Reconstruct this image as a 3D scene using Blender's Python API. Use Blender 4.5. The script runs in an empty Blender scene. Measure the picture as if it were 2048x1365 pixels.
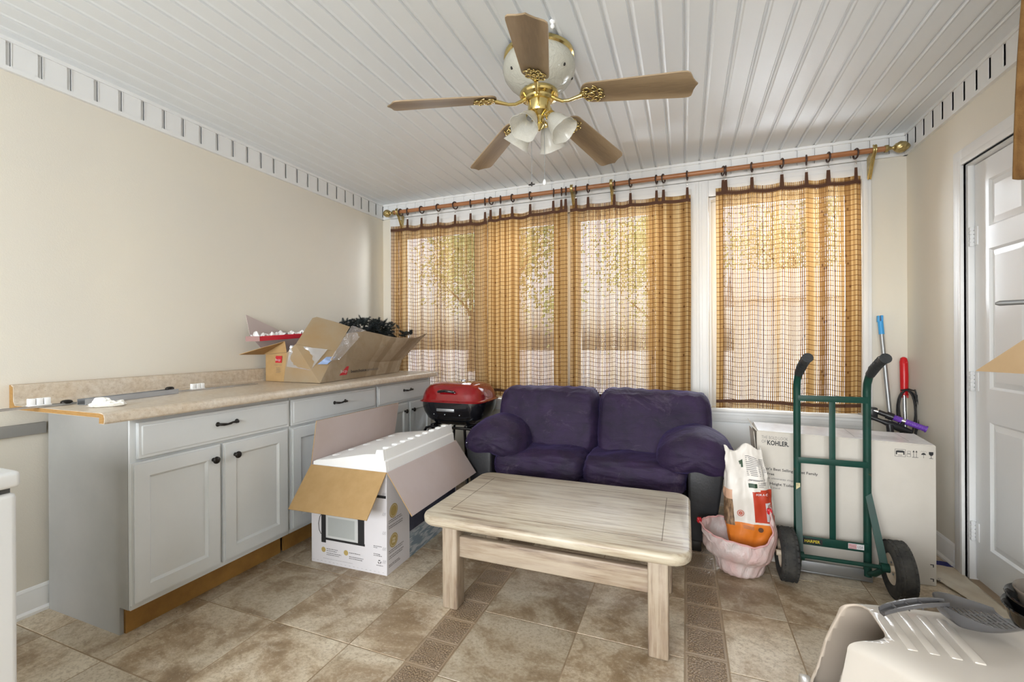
import bpy, bmesh, math, random
from mathutils import Vector, Matrix, noise
random.seed(7)
PI = math.pi
SC = bpy.context.scene
COL = SC.collection

# ------------------------------------------------------------------ camera
CAM_H = 1.18
cam_d = bpy.data.cameras.new('camera')
cam = bpy.data.objects.new('camera', cam_d)
COL.objects.link(cam)
cam_d.sensor_width = 36.0
cam_d.lens = 891.28 / 2048 * 36.0
cam_d.clip_start = 0.05
_yaw, _roll = -0.3702, -0.0048
_f = Vector((math.sin(_yaw), math.cos(_yaw), 0))
_r = Vector((math.cos(_yaw), -math.sin(_yaw), 0))
_u = Vector((0, 0, 1))
_R = math.cos(_roll) * _r + math.sin(_roll) * _u
_U = -math.sin(_roll) * _r + math.cos(_roll) * _u
cam.matrix_world = Matrix(((_R.x, _U.x, -_f.x, 0), (_R.y, _U.y, -_f.y, 0), (_R.z, _U.z, -_f.z, CAM_H), (0, 0, 0, 1)))
SC.camera = cam

# ------------------------------------------------------------------ world, sun, daylight
SC.view_settings.view_transform = 'Standard'
SC.view_settings.look = 'None'
SC.view_settings.gamma = 1.0
SC.view_settings.exposure = 0.50
SC.cycles.use_denoising = True
SC.cycles.max_bounces = 10
SC.cycles.diffuse_bounces = 5
SC.cycles.glossy_bounces = 4
SC.cycles.transmission_bounces = 8
SC.cycles.transparent_max_bounces = 16
SC.cycles.sample_clamp_indirect = 6.0
SC.cycles.caustics_reflective = False
SC.cycles.caustics_refractive = False

world = bpy.data.worlds.new('world'); SC.world = world
world.use_nodes = True
wn = world.node_tree; wn.nodes.clear()
sky = wn.nodes.new('ShaderNodeTexSky'); sky.sky_type = 'NISHITA'
sky.sun_disc = False; sky.sun_elevation = math.radians(48); sky.sun_rotation = math.radians(200)
sky.air_density = 1.0; sky.dust_density = 3.0; sky.ozone_density = 1.0
hs = wn.nodes.new('ShaderNodeHueSaturation'); hs.inputs['Saturation'].default_value = 0.45
bgn = wn.nodes.new('ShaderNodeBackground'); bgn.inputs['Strength'].default_value = 0.40
wo = wn.nodes.new('ShaderNodeOutputWorld')
wn.links.new(sky.outputs[0], hs.inputs['Color']); wn.links.new(hs.outputs[0], bgn.inputs[0]); wn.links.new(bgn.outputs[0], wo.inputs[0])

sun_d = bpy.data.lights.new('sun', 'SUN'); sun_d.energy = 2.4; sun_d.angle = math.radians(1.0); sun_d.color = (1.0, 0.95, 0.86)
sun = bpy.data.objects.new('sun', sun_d); COL.objects.link(sun)
sun.rotation_euler = (math.radians(-30), math.radians(30), 0)   # high, from the camera side and left: lights the garden, not the room

def area(name, loc, target, sx, sy, power, col):
    d = bpy.data.lights.new(name, 'AREA'); d.shape = 'RECTANGLE'; d.size = sx; d.size_y = sy; d.energy = power; d.color = col
    o = bpy.data.objects.new(name, d); COL.objects.link(o)
    o.location = loc
    o.rotation_euler = (Vector(target) - Vector(loc)).to_track_quat('-Z', 'Y').to_euler()
    return o
# fill lamps added behind the camera, and daylight through the two windows of the far wall
area('rear_fill_light', (-1.1, -3.05, 1.55), (-1.1, 2.0, 1.5), 2.6, 1.9, 190, (0.93, 0.97, 1.0))
area('rear_fill_light', (0.9, -3.05, 1.55), (0.6, 2.0, 1.5), 1.0, 1.9, 80, (0.93, 0.97, 1.0))
area('daylight_window', (-1.3, 4.35, 2.1), (-1.5, 2.0, 0.8), 2.4, 1.2, 120, (0.84, 0.92, 1.0))
area('daylight_window', (0.65, 4.35, 2.0), (-1.6, 1.6, 1.0), 1.0, 1.2, 110, (0.84, 0.92, 1.0))

# ------------------------------------------------------------------ node helpers
def new_mat(name):
    m = bpy.data.materials.new(name); m.use_nodes = True
    nt = m.node_tree; nt.nodes.clear()
    out = nt.nodes.new('ShaderNodeOutputMaterial')
    return m, nt, out

def N(nt, t, **kw):
    n = nt.nodes.new(t)
    for k, v in kw.items():
        if hasattr(n, k): setattr(n, k, v)
        else: n.inputs[k].default_value = v
    return n
def L(nt, a, b): nt.links.new(a, b)
def math_(nt, op, a, b=None, c=None, clamp=False):
    n = nt.nodes.new('ShaderNodeMath'); n.operation = op; n.use_clamp = clamp
    for i, v in enumerate((a, b, c)):
        if v is None: continue
        if isinstance(v, (int, float)): n.inputs[i].default_value = v
        else: nt.links.new(v, n.inputs[i])
    return n.outputs[0]
def mixc(nt, fac, a, b, bt='MIX'):
    n = nt.nodes.new('ShaderNodeMix'); n.data_type = 'RGBA'; n.blend_type = bt
    for s, v in ((n.inputs[0], fac), (n.inputs[6], a), (n.inputs[7], b)):
        if isinstance(v, (int, float)): s.default_value = v
        elif isinstance(v, tuple): s.default_value = (*v[:3], 1)
        else: nt.links.new(v, s)
    return n.outputs[2]
def ramp(nt, fac, stops):
    n = nt.nodes.new('ShaderNodeValToRGB')
    el = n.color_ramp.elements
    while len(el) < len(stops): el.new(0.5)
    for e, (p, c) in zip(el, stops):
        e.position = p; e.color = (*c[:3], 1) if isinstance(c, tuple) else (c, c, c, 1)
    nt.links.new(fac, n.inputs[0])
    return n.outputs[0]
def coords(nt, kind='Object', scale=(1, 1, 1)):
    tc = nt.nodes.new('ShaderNodeTexCoord'); mp = nt.nodes.new('ShaderNodeMapping')
    mp.inputs['Scale'].default_value = scale
    nt.links.new(tc.outputs[kind], mp.inputs[0]); return mp.outputs[0]
def noise_(nt, vec, scale, detail=4, rough=0.5, dist=0.0):
    n = nt.nodes.new('ShaderNodeTexNoise')
    n.inputs['Scale'].default_value = scale; n.inputs['Detail'].default_value = detail
    n.inputs['Roughness'].default_value = rough; n.inputs['Distortion'].default_value = dist
    if vec is not None: nt.links.new(vec, n.inputs['Vector'])
    return n.outputs[0]

def M(name, col, rough=0.5, metal=0.0, col2=None, nscale=6, stretch=(1, 1, 1), lo=0.4, hi=0.65, bump=0.0, bscale=60, bdet=3,
      sheen=0.0, coat=0.0, spec=0.5, trans=0.0, ior=1.45, spots=None):
    """one general surface: base colour, optional second colour in noise patches, optional bump"""
    m, nt, out = new_mat(name)
    p = nt.nodes.new('ShaderNodeBsdfPrincipled')
    p.inputs['Base Color'].default_value = (*col, 1); p.inputs['Roughness'].default_value = rough; p.inputs['Metallic'].default_value = metal
    p.inputs['Specular IOR Level'].default_value = spec; p.inputs['Coat Weight'].default_value = coat
    p.inputs['Sheen Weight'].default_value = sheen; p.inputs['Transmission Weight'].default_value = trans; p.inputs['IOR'].default_value = ior
    vec = coords(nt, 'Object', stretch)
    c = None
    if col2 is not None:
        f = ramp(nt, noise_(nt, vec, nscale, 5, 0.6), [(lo, 0.0), (hi, 1.0)])
        c = mixc(nt, f, col, col2)
    if spots is not None:      # (colour, scale, threshold)
        f2 = ramp(nt, noise_(nt, vec, spots[1], 3, 0.6), [(spots[2], 0.0), (spots[2] + 0.06, 1.0)])
        c = mixc(nt, f2, c if c is not None else col, spots[0])
    if c is not None: L(nt, c, p.inputs['Base Color'])
    if bump > 0:
        b = nt.nodes.new('ShaderNodeBump'); b.inputs['Strength'].default_value = bump; b.inputs['Distance'].default_value = 0.004
        L(nt, noise_(nt, vec, bscale, bdet, 0.6), b.inputs['Height']); L(nt, b.outputs[0], p.inputs['Normal'])
    L(nt, p.outputs[0], out.inputs[0])
    return m

# ------------------------------------------------------------------ mesh helpers
INV = {}
def finish(bm, angle=35):
    bmesh.ops.recalc_face_normals(bm, faces=bm.faces[:])
    a = math.radians(angle)
    for f in bm.faces: f.smooth = True
    for e in bm.edges:
        if len(e.link_faces) == 2:
            try: e.smooth = e.calc_face_angle() < a
            except ValueError: e.smooth = True

class MB:
    """collects shapes into one mesh; M is applied to what is added next, mi is the material slot"""
    def __init__(s): s.bm = bmesh.new(); s.M = Matrix(); s.mi = 0; s.recalc = True
    def _merge(s, t):
        vs = {}
        for v in t.verts: vs[v] = s.bm.verts.new(s.M @ v.co)
        for f in t.faces:
            try:
                nf = s.bm.faces.new([vs[v] for v in f.verts]); nf.material_index = s.mi
            except ValueError: pass
        t.free(); return s
    def box(s, c0, c1, bev=0.0, seg=2):
        t = bmesh.new()
        x0, y0, z0 = [min(a, b) for a, b in zip(c0, c1)]; x1, y1, z1 = [max(a, b) for a, b in zip(c0, c1)]
        bmesh.ops.create_cube(t, size=1, matrix=Matrix.Translation(((x0+x1)/2, (y0+y1)/2, (z0+z1)/2)) @ Matrix.Diagonal((x1-x0, y1-y0, z1-z0, 1)))
        if bev > 0: bmesh.ops.bevel(t, geom=t.edges[:], offset=bev, segments=seg, affect='EDGES', profile=0.5, clamp_overlap=True)
        return s._merge(t)
    def prism(s, pts, vec, bev=0.0, seg=2):
        """closed polygon (3-D points) extruded along vec"""
        t = bmesh.new(); vec = Vector(vec)
        a = [t.verts.new(Vector(p)) for p in pts]; b = [t.verts.new(Vector(p) + vec) for p in pts]
        t.faces.new(a); t.faces.new(b[::-1])
        n = len(pts)
        for i in range(n): t.faces.new((a[i], b[i], b[(i+1) % n], a[(i+1) % n]))
        bmesh.ops.recalc_face_normals(t, faces=t.faces[:])
        if bev > 0: bmesh.ops.bevel(t, geom=t.edges[:], offset=bev, segments=seg, affect='EDGES', profile=0.5, clamp_overlap=True)
        return s._merge(t)
    def slab(s, quad, th, bev=0.0):
        """a board through four (or more) corners, th thick to both sides"""
        q = [Vector(p) for p in quad]
        n = (q[1]-q[0]).cross(q[-1]-q[0]).normalized()
        return s.prism([p - n*th/2 for p in q], n*th, bev, 1)
    def tube(s, path, r, n=12, closed=False, caps=True):
        t = bmesh.new(); P = [Vector(p) for p in path]; m = len(P)
        rs = r if isinstance(r, (list, tuple)) else [r]*m
        rings = []; up = None
        for i in range(m):
            if closed: d = (P[(i+1) % m] - P[i-1])
            else: d = P[min(i+1, m-1)] - P[max(i-1, 0)]
            d.normalize()
            if up is None:
                up = Vector((0, 0, 1)) if abs(d.z) < 0.9 else Vector((1, 0, 0))
            x = up.cross(d)
            if x.length < 1e-4: x = Vector((1, 0.1, 0)).cross(d)
            x.normalize(); y = d.cross(x).normalized(); up = y
            rings.append([t.verts.new(P[i] + (x*math.cos(2*PI*k/n) + y*math.sin(2*PI*k/n))*rs[i]) for k in range(n)])
        for i in range(m if closed else m-1):
            A, B = rings[i], rings[(i+1) % m]
            for k in range(n): t.faces.new((A[k], A[(k+1) % n], B[(k+1) % n], B[k]))
        if caps and not closed: t.faces.new(rings[0][::-1]); t.faces.new(rings[-1])
        return s._merge(t)
    def cyl(s, a, b, r, n=20, r2=None): return s.tube([a, b], [r, r if r2 is None else r2], n)
    def lathe(s, prof, n=32, sq=(1, 1), caps=True, wob=None):
        """profile of (r, z) turned round z; wob(angle, i) scales the radius"""
        t = bmesh.new(); rings = []
        for i, (r, z) in enumerate(prof):
            rings.append([t.verts.new(((r*(wob(2*PI*k/n, i) if wob else 1))*math.cos(2*PI*k/n)*sq[0], (r*(wob(2*PI*k/n, i) if wob else 1))*math.sin(2*PI*k/n)*sq[1], z)) for k in range(n)])
        for A, B in zip(rings, rings[1:]):
            for k in range(n): t.faces.new((A[k], A[(k+1) % n], B[(k+1) % n], B[k]))
        if caps: t.faces.new(rings[0][::-1]); t.faces.new(rings[-1])
        bmesh.ops.remove_doubles(t, verts=t.verts[:], dist=1e-5)
        return s._merge(t)
    def grid(s, fn, nu, nv):
        """surface fn(i/nu, j/nv) -> point"""
        t = bmesh.new()
        g = [[t.verts.new(fn(i/nu, j/nv)) for j in range(nv+1)] for i in range(nu+1)]
        for i in range(nu):
            for j in range(nv): t.faces.new((g[i][j], g[i+1][j], g[i+1][j+1], g[i][j+1]))
        return s._merge(t)
    def blob(s, c, size, p=(4, 4, 4), res=14, fn=None):
        """rounded cushion: superellipsoid with half sizes `size`; fn(unit point, point) may displace"""
        t = bmesh.new()
        bmesh.ops.create_cube(t, size=2)
        bmesh.ops.subdivide_edges(t, edges=t.edges[:], cuts=res, use_grid_fill=True)
        for v in t.verts:
            q = v.co.copy()
            nn = 1.0 / (abs(q.x)**p[0] + abs(q.y)**p[1] + abs(q.z)**p[2])**(1.0/((p[0]+p[1]+p[2])/3))
            w = q*nn
            o = Vector((c[0]+w.x*size[0], c[1]+w.y*size[1], c[2]+w.z*size[2]))
            if fn: o = fn(w, o)
            v.co = o
        return s._merge(t)
    def ring(s, c, axis, R, r, n=28, k=8):
        ax = Vector(axis).normalized(); x = ax.orthogonal().normalized(); y = ax.cross(x)
        return s.tube([Vector(c) + (x*math.cos(2*PI*i/n) + y*math.sin(2*PI*i/n))*R for i in range(n)], r, k, closed=True)

def obj(name, mb, mats, parent=None, angle=35, local=False):
    bm = mb.bm
    if parent is not None and not local and parent.name in INV: bmesh.ops.transform(bm, matrix=INV[parent.name], verts=bm.verts[:])
    if mb.recalc: finish(bm, angle)
    else:
        for f in bm.faces: f.smooth = True
    me = bpy.data.meshes.new(name); bm.to_mesh(me); bm.free()
    for m in (mats if isinstance(mats, (list, tuple)) else [mats]): me.materials.append(m)
    o = bpy.data.objects.new(name, me); COL.objects.link(o)
    if parent is not None:
        o.parent = parent
        if parent.name in INV: INV[o.name] = INV[parent.name]
    return o
def tag(o, label=None, cat=None, group=None, kind=None):
    if label: o['label'] = label
    if cat: o['category'] = cat
    if group: o['group'] = group
    if kind: o['kind'] = kind
    return o
def thing(name, label, cat, loc=(0, 0, 0), rotz=0.0, group=None):
    o = bpy.data.objects.new(name, None); COL.objects.link(o); o.empty_display_size = 0.1
    o.location = loc; o.rotation_euler = (0, 0, rotz)
    INV[o.name] = (Matrix.Translation(loc) @ Matrix.Rotation(rotz, 4, 'Z')).inverted()
    return tag(o, label, cat, group)
def struct(name, mb, mats, parent=None, angle=35, label=None):
    o = obj(name, mb, mats, parent, angle)
    if parent is None: o['kind'] = 'structure'
    if label: o['label'] = label
    return o
def copy_tree(o, parent=None):
    c = o.copy(); COL.objects.link(c); c.parent = parent
    for ch in list(o.children): copy_tree(ch, c)
    return c

def text(name, s, origin, xdir, updir, height, mat, parent, width=None, bold=0.0, off=0.0006, align='LEFT'):
    """lettering lying on a surface: origin = lower-left corner, height = cap height, width stretches the line"""
    cu = bpy.data.curves.new(name, 'FONT'); cu.body = s; cu.size = 1.0; cu.extrude = 0.0; cu.offset = bold
    cu.resolution_u = 2
    tmp = bpy.data.objects.new(name+'_tmp', cu); COL.objects.link(tmp)
    bpy.context.view_layer.update()
    me = bpy.data.meshes.new_from_object(tmp.evaluated_get(bpy.context.evaluated_depsgraph_get()))
    bpy.data.objects.remove(tmp); bpy.data.curves.remove(cu)
    x = Vector(xdir).normalized(); u = Vector(updir).normalized(); n = x.cross(u)
    xs = [v.co.x for v in me.vertices]; w = max(xs) - min(xs); x0 = min(xs)
    sy = height / 0.70; sx = (width / w) if width else sy
    T = INV.get(parent.name, Matrix()) if parent is not None else Matrix()
    for v in me.vertices: v.co = T @ (Vector(origin) + x*(v.co.x-x0)*sx + u*v.co.y*sy + n*off)
    me.materials.append(mat)
    o = bpy.data.objects.new(name, me); COL.objects.link(o)
    if parent is not None: o.parent = parent
    return o
def lines_(mb, origin, xdir, updir, rows, th=0.0016, n=0.0007):
    """tiny print too small to read, as rows of short bars: rows = [(dx, dy, width)]"""
    x = Vector(xdir).normalized(); u = Vector(updir).normalized(); nn = x.cross(u)
    for dx, dy, w in rows:
        a = 0.0
        while a < w:
            b = min(w, a + random.uniform(.004, .012))
            p = Vector(origin) + x*(dx+a) + u*dy + nn*n
            f = [s_.co for s_ in []]
            vs = [mb.bm.verts.new(q) for q in (p, p+x*(b-a), p+x*(b-a)+u*th, p+u*th)]
            mb.bm.faces.new(vs).material_index = mb.mi
            a = b + .0025
def fbm(p, s=1.0, o=3):
    v, a, q = 0.0, 1.0, Vector(p)*s
    for _ in range(o): v += a*noise.noise(q); q = q*2.03 + Vector((3.1, 1.7, 5.2)); a *= 0.5
    return v

# ------------------------------------------------------------------ materials
CREAM = M('wall_paint_cream', (0.715, 0.67, 0.575), 0.75, col2=(0.69, 0.655, 0.58), nscale=1.2, bump=0.12, bscale=220, spots=((0.62, 0.55, 0.43), 9, 0.80))
WHITE = M('trim_paint_white', (0.80, 0.80, 0.79), 0.38, col2=(0.77, 0.77, 0.76), nscale=3)
VINYL = M('ceiling_vinyl_white', (0.765, 0.80, 0.825), 0.38, bump=0.04, bscale=120)
VTRIM = M('crown_vinyl_white', (0.77, 0.775, 0.77), 0.42)
LOWW = M('lower_wall_white', (0.78, 0.79, 0.79), 0.55)
CAB = M('cabinet_paint_white', (0.63, 0.65, 0.655), 0.36, col2=(0.60, 0.62, 0.625), nscale=2.5)
CABSIDE = M('cabinet_side_grey', (0.34, 0.335, 0.32), 0.6, col2=(0.31, 0.31, 0.295), nscale=3, bump=0.05, bscale=200)
DOORW = M('door_gloss_white', (0.76, 0.77, 0.775), 0.22, bump=0.05, bscale=18)
BLACKM = M('black_iron', (0.025, 0.022, 0.02), 0.32, 0.7)
MDF = M('raw_fibreboard', (0.36, 0.20, 0.06), 0.7, col2=(0.28, 0.15, 0.045), nscale=30, stretch=(1, 1, 6))
MDFK = M('toe_kick_board', (0.33, 0.17, 0.04), 0.6, col2=(0.25, 0.125, 0.03), nscale=9, bump=0.1, bscale=90)
STEEL = M('bright_steel', (0.62, 0.64, 0.67), 0.25, 0.9)
DULLST = M('dull_steel', (0.36, 0.37, 0.38), 0.4, 0.8)
BRASS = M('polished_brass', (0.66, 0.53, 0.23), 0.18, 1.0, bump=0.05, bscale=60)
BRASSD = M('antique_brass', (0.42, 0.31, 0.12), 0.34, 0.85, col2=(0.62, 0.50, 0.24), nscale=40)
PVCW = M('window_vinyl', (0.85, 0.86, 0.86), 0.3)

def laminate():
    m, nt, out = new_mat('countertop_laminate'); p = nt.nodes.new('ShaderNodeBsdfPrincipled')
    v = coords(nt, 'Object')
    a = noise_(nt, v, 45, 6, 0.7); b = noise_(nt, v, 6, 4, 0.6); c = noise_(nt, v, 160, 3, 0.6)
    col = ramp(nt, a, [(0.3, (0.42, 0.34, 0.26)), (0.5, (0.56, 0.485, 0.39)), (0.72, (0.66, 0.60, 0.52))])
    col = mixc(nt, ramp(nt, b, [(0.4, 0.0), (0.7, 0.45)]), col, (0.55, 0.42, 0.27))
    col = mixc(nt, ramp(nt, c, [(0.62, 0.0), (0.7, 0.6)]), col, (0.30, 0.22, 0.17))
    L(nt, col, p.inputs['Base Color']); p.inputs['Roughness'].default_value = 0.32
    L(nt, p.outputs[0], out.inputs[0]); return m
LAM = laminate()

def travertine():
    """floor tiles: stone clouds with pits, each tile shifted by its own colour attribute"""
    m, nt, out = new_mat('travertine_tile'); p = nt.nodes.new('ShaderNodeBsdfPrincipled')
    at = nt.nodes.new('ShaderNodeAttribute'); at.attribute_name = 'tile'
    tc = nt.nodes.new('ShaderNodeTexCoord'); vm = nt.nodes.new('ShaderNodeVectorMath'); vm.operation = 'MULTIPLY_ADD'
    L(nt, at.outputs['Color'], vm.inputs[0]); vm.inputs[1].default_value = (31, 17, 23); L(nt, tc.outputs['Object'], vm.inputs[2])
    mp = nt.nodes.new('ShaderNodeMapping'); mp.inputs['Scale'].default_value = (1, 1.25, 1); mp.inputs['Rotation'].default_value = (0, 0, 0.5)
    L(nt, vm.outputs[0], mp.inputs[0]); v = mp.outputs[0]
    big = noise_(nt, v, 2.6, 12, 0.66, 0.7); mid = noise_(nt, v, 8, 12, 0.74, 0.4); fine = noise_(nt, v, 70, 6, 0.8); pit = noise_(nt, v, 34, 8, 0.85, 0.4)
    c = ramp(nt, big, [(0.36, (0.235, 0.155, 0.080)), (0.46, (0.36, 0.26, 0.155)), (0.52, (0.50, 0.40, 0.27)), (0.64, (0.66, 0.575, 0.435))])
    c = mixc(nt, ramp(nt, mid, [(0.50, 0.0), (0.64, 0.7)]), c, (0.62, 0.53, 0.40))
    c = mixc(nt, ramp(nt, mid, [(0.34, 0.60), (0.46, 0.0)]), c, (0.20, 0.125, 0.055))
    c = mixc(nt, ramp(nt, fine, [(0.38, 0.55), (0.52, 0.0)]), c, (0.26, 0.18, 0.10))
    c = mixc(nt, ramp(nt, fine, [(0.55, 0.0), (0.68, 0.5)]), c, (0.68, 0.61, 0.50))
    c = mixc(nt, ramp(nt, pit, [(0.60, 0.0), (0.66, 0.85)]), c, (0.15, 0.095, 0.05))
    sx = nt.nodes.new('ShaderNodeSeparateColor'); L(nt, at.outputs['Color'], sx.inputs[0])
    br = math_(nt, 'MULTIPLY_ADD', sx.outputs[0], 0.34, 0.80)
    hs_ = nt.nodes.new('ShaderNodeHueSaturation'); L(nt, c, hs_.inputs['Color']); L(nt, br, hs_.inputs['Value']); hs_.inputs['Saturation'].default_value = 0.92
    L(nt, hs_.outputs[0], p.inputs['Base Color'])
    L(nt, ramp(nt, mid, [(0.3, 0.45), (0.7, 0.30)]), p.inputs['Roughness'])
    bp = nt.nodes.new('ShaderNodeBump'); bp.inputs['Strength'].default_value = 0.35; bp.inputs['Distance'].default_value = 0.003
    L(nt, math_(nt, 'ADD', mid, math_(nt, 'MULTIPLY', fine, 0.4)), bp.inputs['Height']); L(nt, bp.outputs[0], p.inputs['Normal'])
    L(nt, p.outputs[0], out.inputs[0]); return m
def medallion():
    """small relief tiles: a flower in a ring inside a square border, from the tile's own UV"""
    m, nt, out = new_mat('relief_tile'); p = nt.nodes.new('ShaderNodeBsdfPrincipled')
    tc = nt.nodes.new('ShaderNodeTexCoord'); sp = nt.nodes.new('ShaderNodeSeparateXYZ'); L(nt, tc.outputs['UV'], sp.inputs[0])
    x = math_(nt, 'SUBTRACT', sp.outputs[0], 0.5); y = math_(nt, 'SUBTRACT', sp.outputs[1], 0.5)
    r = math_(nt, 'SQRT', math_(nt, 'ADD', math_(nt, 'MULTIPLY', x, x), math_(nt, 'MULTIPLY', y, y)))
    a = math_(nt, 'ARCTAN2', y, x)
    pet = math_(nt, 'MULTIPLY', math_(nt, 'ABSOLUTE', math_(nt, 'SINE', math_(nt, 'MULTIPLY', a, 6))), 0.075)
    w1 = math_(nt, 'SINE', math_(nt, 'MULTIPLY', math_(nt, 'SUBTRACT', r, pet), 62))
    sc = math_(nt, 'SINE', math_(nt, 'MULTIPLY', math_(nt, 'ADD', r, math_(nt, 'MULTIPLY', math_(nt, 'SINE', math_(nt, 'MULTIPLY', a, 16)), 0.03)), 70))
    inner = math_(nt, 'LESS_THAN', r, 0.27)
    h = math_(nt, 'ADD', math_(nt, 'MULTIPLY', w1, inner), math_(nt, 'MULTIPLY', sc, math_(nt, 'SUBTRACT', 1.0, inner)))
    vo = nt.nodes.new('ShaderNodeTexVoronoi'); vo.feature = 'DISTANCE_TO_EDGE'; vo.inputs['Scale'].default_value = 13; L(nt, tc.outputs['UV'], vo.inputs['Vector'])
    corner = math_(nt, 'GREATER_THAN', r, 0.40)
    h = math_(nt, 'ADD', math_(nt, 'MULTIPLY', h, math_(nt, 'SUBTRACT', 1.0, corner)), math_(nt, 'MULTIPLY', corner, math_(nt, 'SUBTRACT', math_(nt, 'MULTIPLY', vo.outputs[0], 9), 0.6)))
    mx = math_(nt, 'MAXIMUM', math_(nt, 'ABSOLUTE', x), math_(nt, 'ABSOLUTE', y))
    bord = math_(nt, 'GREATER_THAN', mx, 0.455)
    h = math_(nt, 'ADD', math_(nt, 'MULTIPLY', h, math_(nt, 'SUBTRACT', 1.0, bord)), bord)
    at = nt.nodes.new('ShaderNodeAttribute'); at.attribute_name = 'tile'
    sx = nt.nodes.new('ShaderNodeSeparateColor'); L(nt, at.outputs['Color'], sx.inputs[0])
    n1 = noise_(nt, coords(nt, 'Object'), 8, 5, 0.7)
    c = mixc(nt, ramp(nt, h, [(0.0, 0.0), (0.75, 1.0)]), (0.20, 0.135, 0.080), (0.36, 0.265, 0.17))
    c = mixc(nt, ramp(nt, n1, [(0.4, 0.0), (0.7, 0.5)]), c, (0.33, 0.26, 0.20))
    L(nt, c, p.inputs['Base Color']); p.inputs['Roughness'].default_value = 0.36
    bp = nt.nodes.new('ShaderNodeBump'); bp.inputs['Strength'].default_value = 0.5; bp.inputs['Distance'].default_value = 0.0015
    L(nt, h, bp.inputs['Height']); L(nt, bp.outputs[0], p.inputs['Normal'])
    L(nt, p.outputs[0], out.inputs[0]); return m
TRAV = travertine(); MEDA = medallion()
GROUT = M('grout', (0.36, 0.27, 0.18), 0.9, col2=(0.26, 0.19, 0.12), nscale=8)

# ------------------------------------------------------------------ room
XL, XR, YB, YF, ZC, ZB = -2.665, 1.30, 3.50, -2.60, 2.470, 2.329
WT = 0.14

def build_floor():
    mb = MB(); bm = mb.bm
    uvl = bm.loops.layers.uv.new('uv'); cl = bm.loops.layers.float_color.new('tile')
    g = 0.0025
    def tile(x0, x1, y0, y1, mi):
        x0 = max(x0, XL); x1 = min(x1, XR); y0 = max(y0, YF); y1 = min(y1, YB)
        if x1-x0 < .02 or y1-y0 < .02: return
        b = 0.0008; rc = (random.random(), random.random(), random.random(), 1)
        o = [(x0+g, y0+g), (x1-g, y0+g), (x1-g, y1-g), (x0+g, y1-g)]
        i_ = [(x0+g+b, y0+g+b), (x1-g-b, y0+g+b), (x1-g-b, y1-g-b), (x0+g+b, y1-g-b)]
        V = [bm.verts.new((x, y, -0.0012)) for x, y in o]; W = [bm.verts.new((x, y, 0)) for x, y in i_]
        fs = [bm.faces.new(W)] + [bm.faces.new((V[k], V[(k+1) % 4], W[(k+1) % 4], W[k])) for k in range(4)]
        uv = [(0, 0), (1, 0), (1, 1), (0, 1)]
        for f in fs:
            f.material_index = mi
            for l in f.loops: l[cl] = rc; l[uvl].uv = (.5, .5)
        for l, q in zip(fs[0].loops, uv): l[uvl].uv = q
    def col(x0, x1, ya, pitch, mi=0):
        k0 = int((YF-ya)/pitch)-1
        for k in range(k0, int((YB-ya)/pitch)+2): tile(x0, x1, ya+k*pitch, ya+(k+1)*pitch, mi)
    for x0, x1 in ((-2.82, -2.42), (-2.42, -2.022), (-2.022, -1.626), (-1.626, -1.228), (-1.228, -0.968)): col(x0, x1, 1.389, .400)
    col(-0.968, -0.822, 1.385, .1455, 1)
    for x0, x1 in ((-0.822, -0.414), (-0.414, -0.006)): col(x0, x1, 1.768, .400)
    col(-0.006, 0.143, 2.150, .1725, 1)
    for x0, x1 in ((0.143, 0.397), (0.397, 0.795), (0.795, 1.193), (1.193, 1.5)): col(x0, x1, 1.752, .398)
    mb.mi = 2
    for f in list(bm.faces): pass
    V = [bm.verts.new(p) for p in ((XL-WT, YF-WT, -0.0012), (XR+WT, YF-WT, -0.0012), (XR+WT, YB+WT, -0.0012), (XL-WT, YB+WT, -0.0012))]
    f = bm.faces.new(V); f.material_index = 2
    V = [bm.verts.new(p) for p in ((XL-WT, YF-WT, -0.15), (XR+WT, YF-WT, -0.15), (XR+WT, YB+WT, -0.15), (XL-WT, YB+WT, -0.15))]
    f = bm.faces.new(V[::-1]); f.material_index = 2
    mb.recalc = False
    o = obj('floor', mb, [TRAV, MEDA, GROUT]); o['kind'] = 'structure'
    for poly in o.data.polygons: poly.use_smooth = False
build_floor()

def build_ceiling():
    """vinyl soffit boards running towards the window wall, a V groove every 10 cm, each second one deeper"""
    mb = MB()
    pts = []
    x = XL - 0.03; k = 0
    pts.append((XL, ZC))
    g = -2.594
    while g < XR - 0.02:
        d = 0.008
        pts += [(g-0.009, ZC), (g-0.004, ZC+d), (g+0.003, ZC+d), (g+0.005, ZC-0.0005), (g+0.008, ZC-0.0035), (g+0.012, ZC-0.0035), (g+0.019, ZC)]
        g += 0.0999
    pts.append((XR, ZC)); pts.append((XR, ZC+0.06)); pts.append((XL, ZC+0.06))
    mb.prism([(px, YF, pz) for px, pz in pts], (0, YB-YF, 0))
    mb.box((XL-WT, YF-WT, ZC+0.06), (XR+WT, YB+WT, ZC+0.16))
    o = struct('ceiling', mb, VINYL, angle=20)
build_ceiling()

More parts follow.
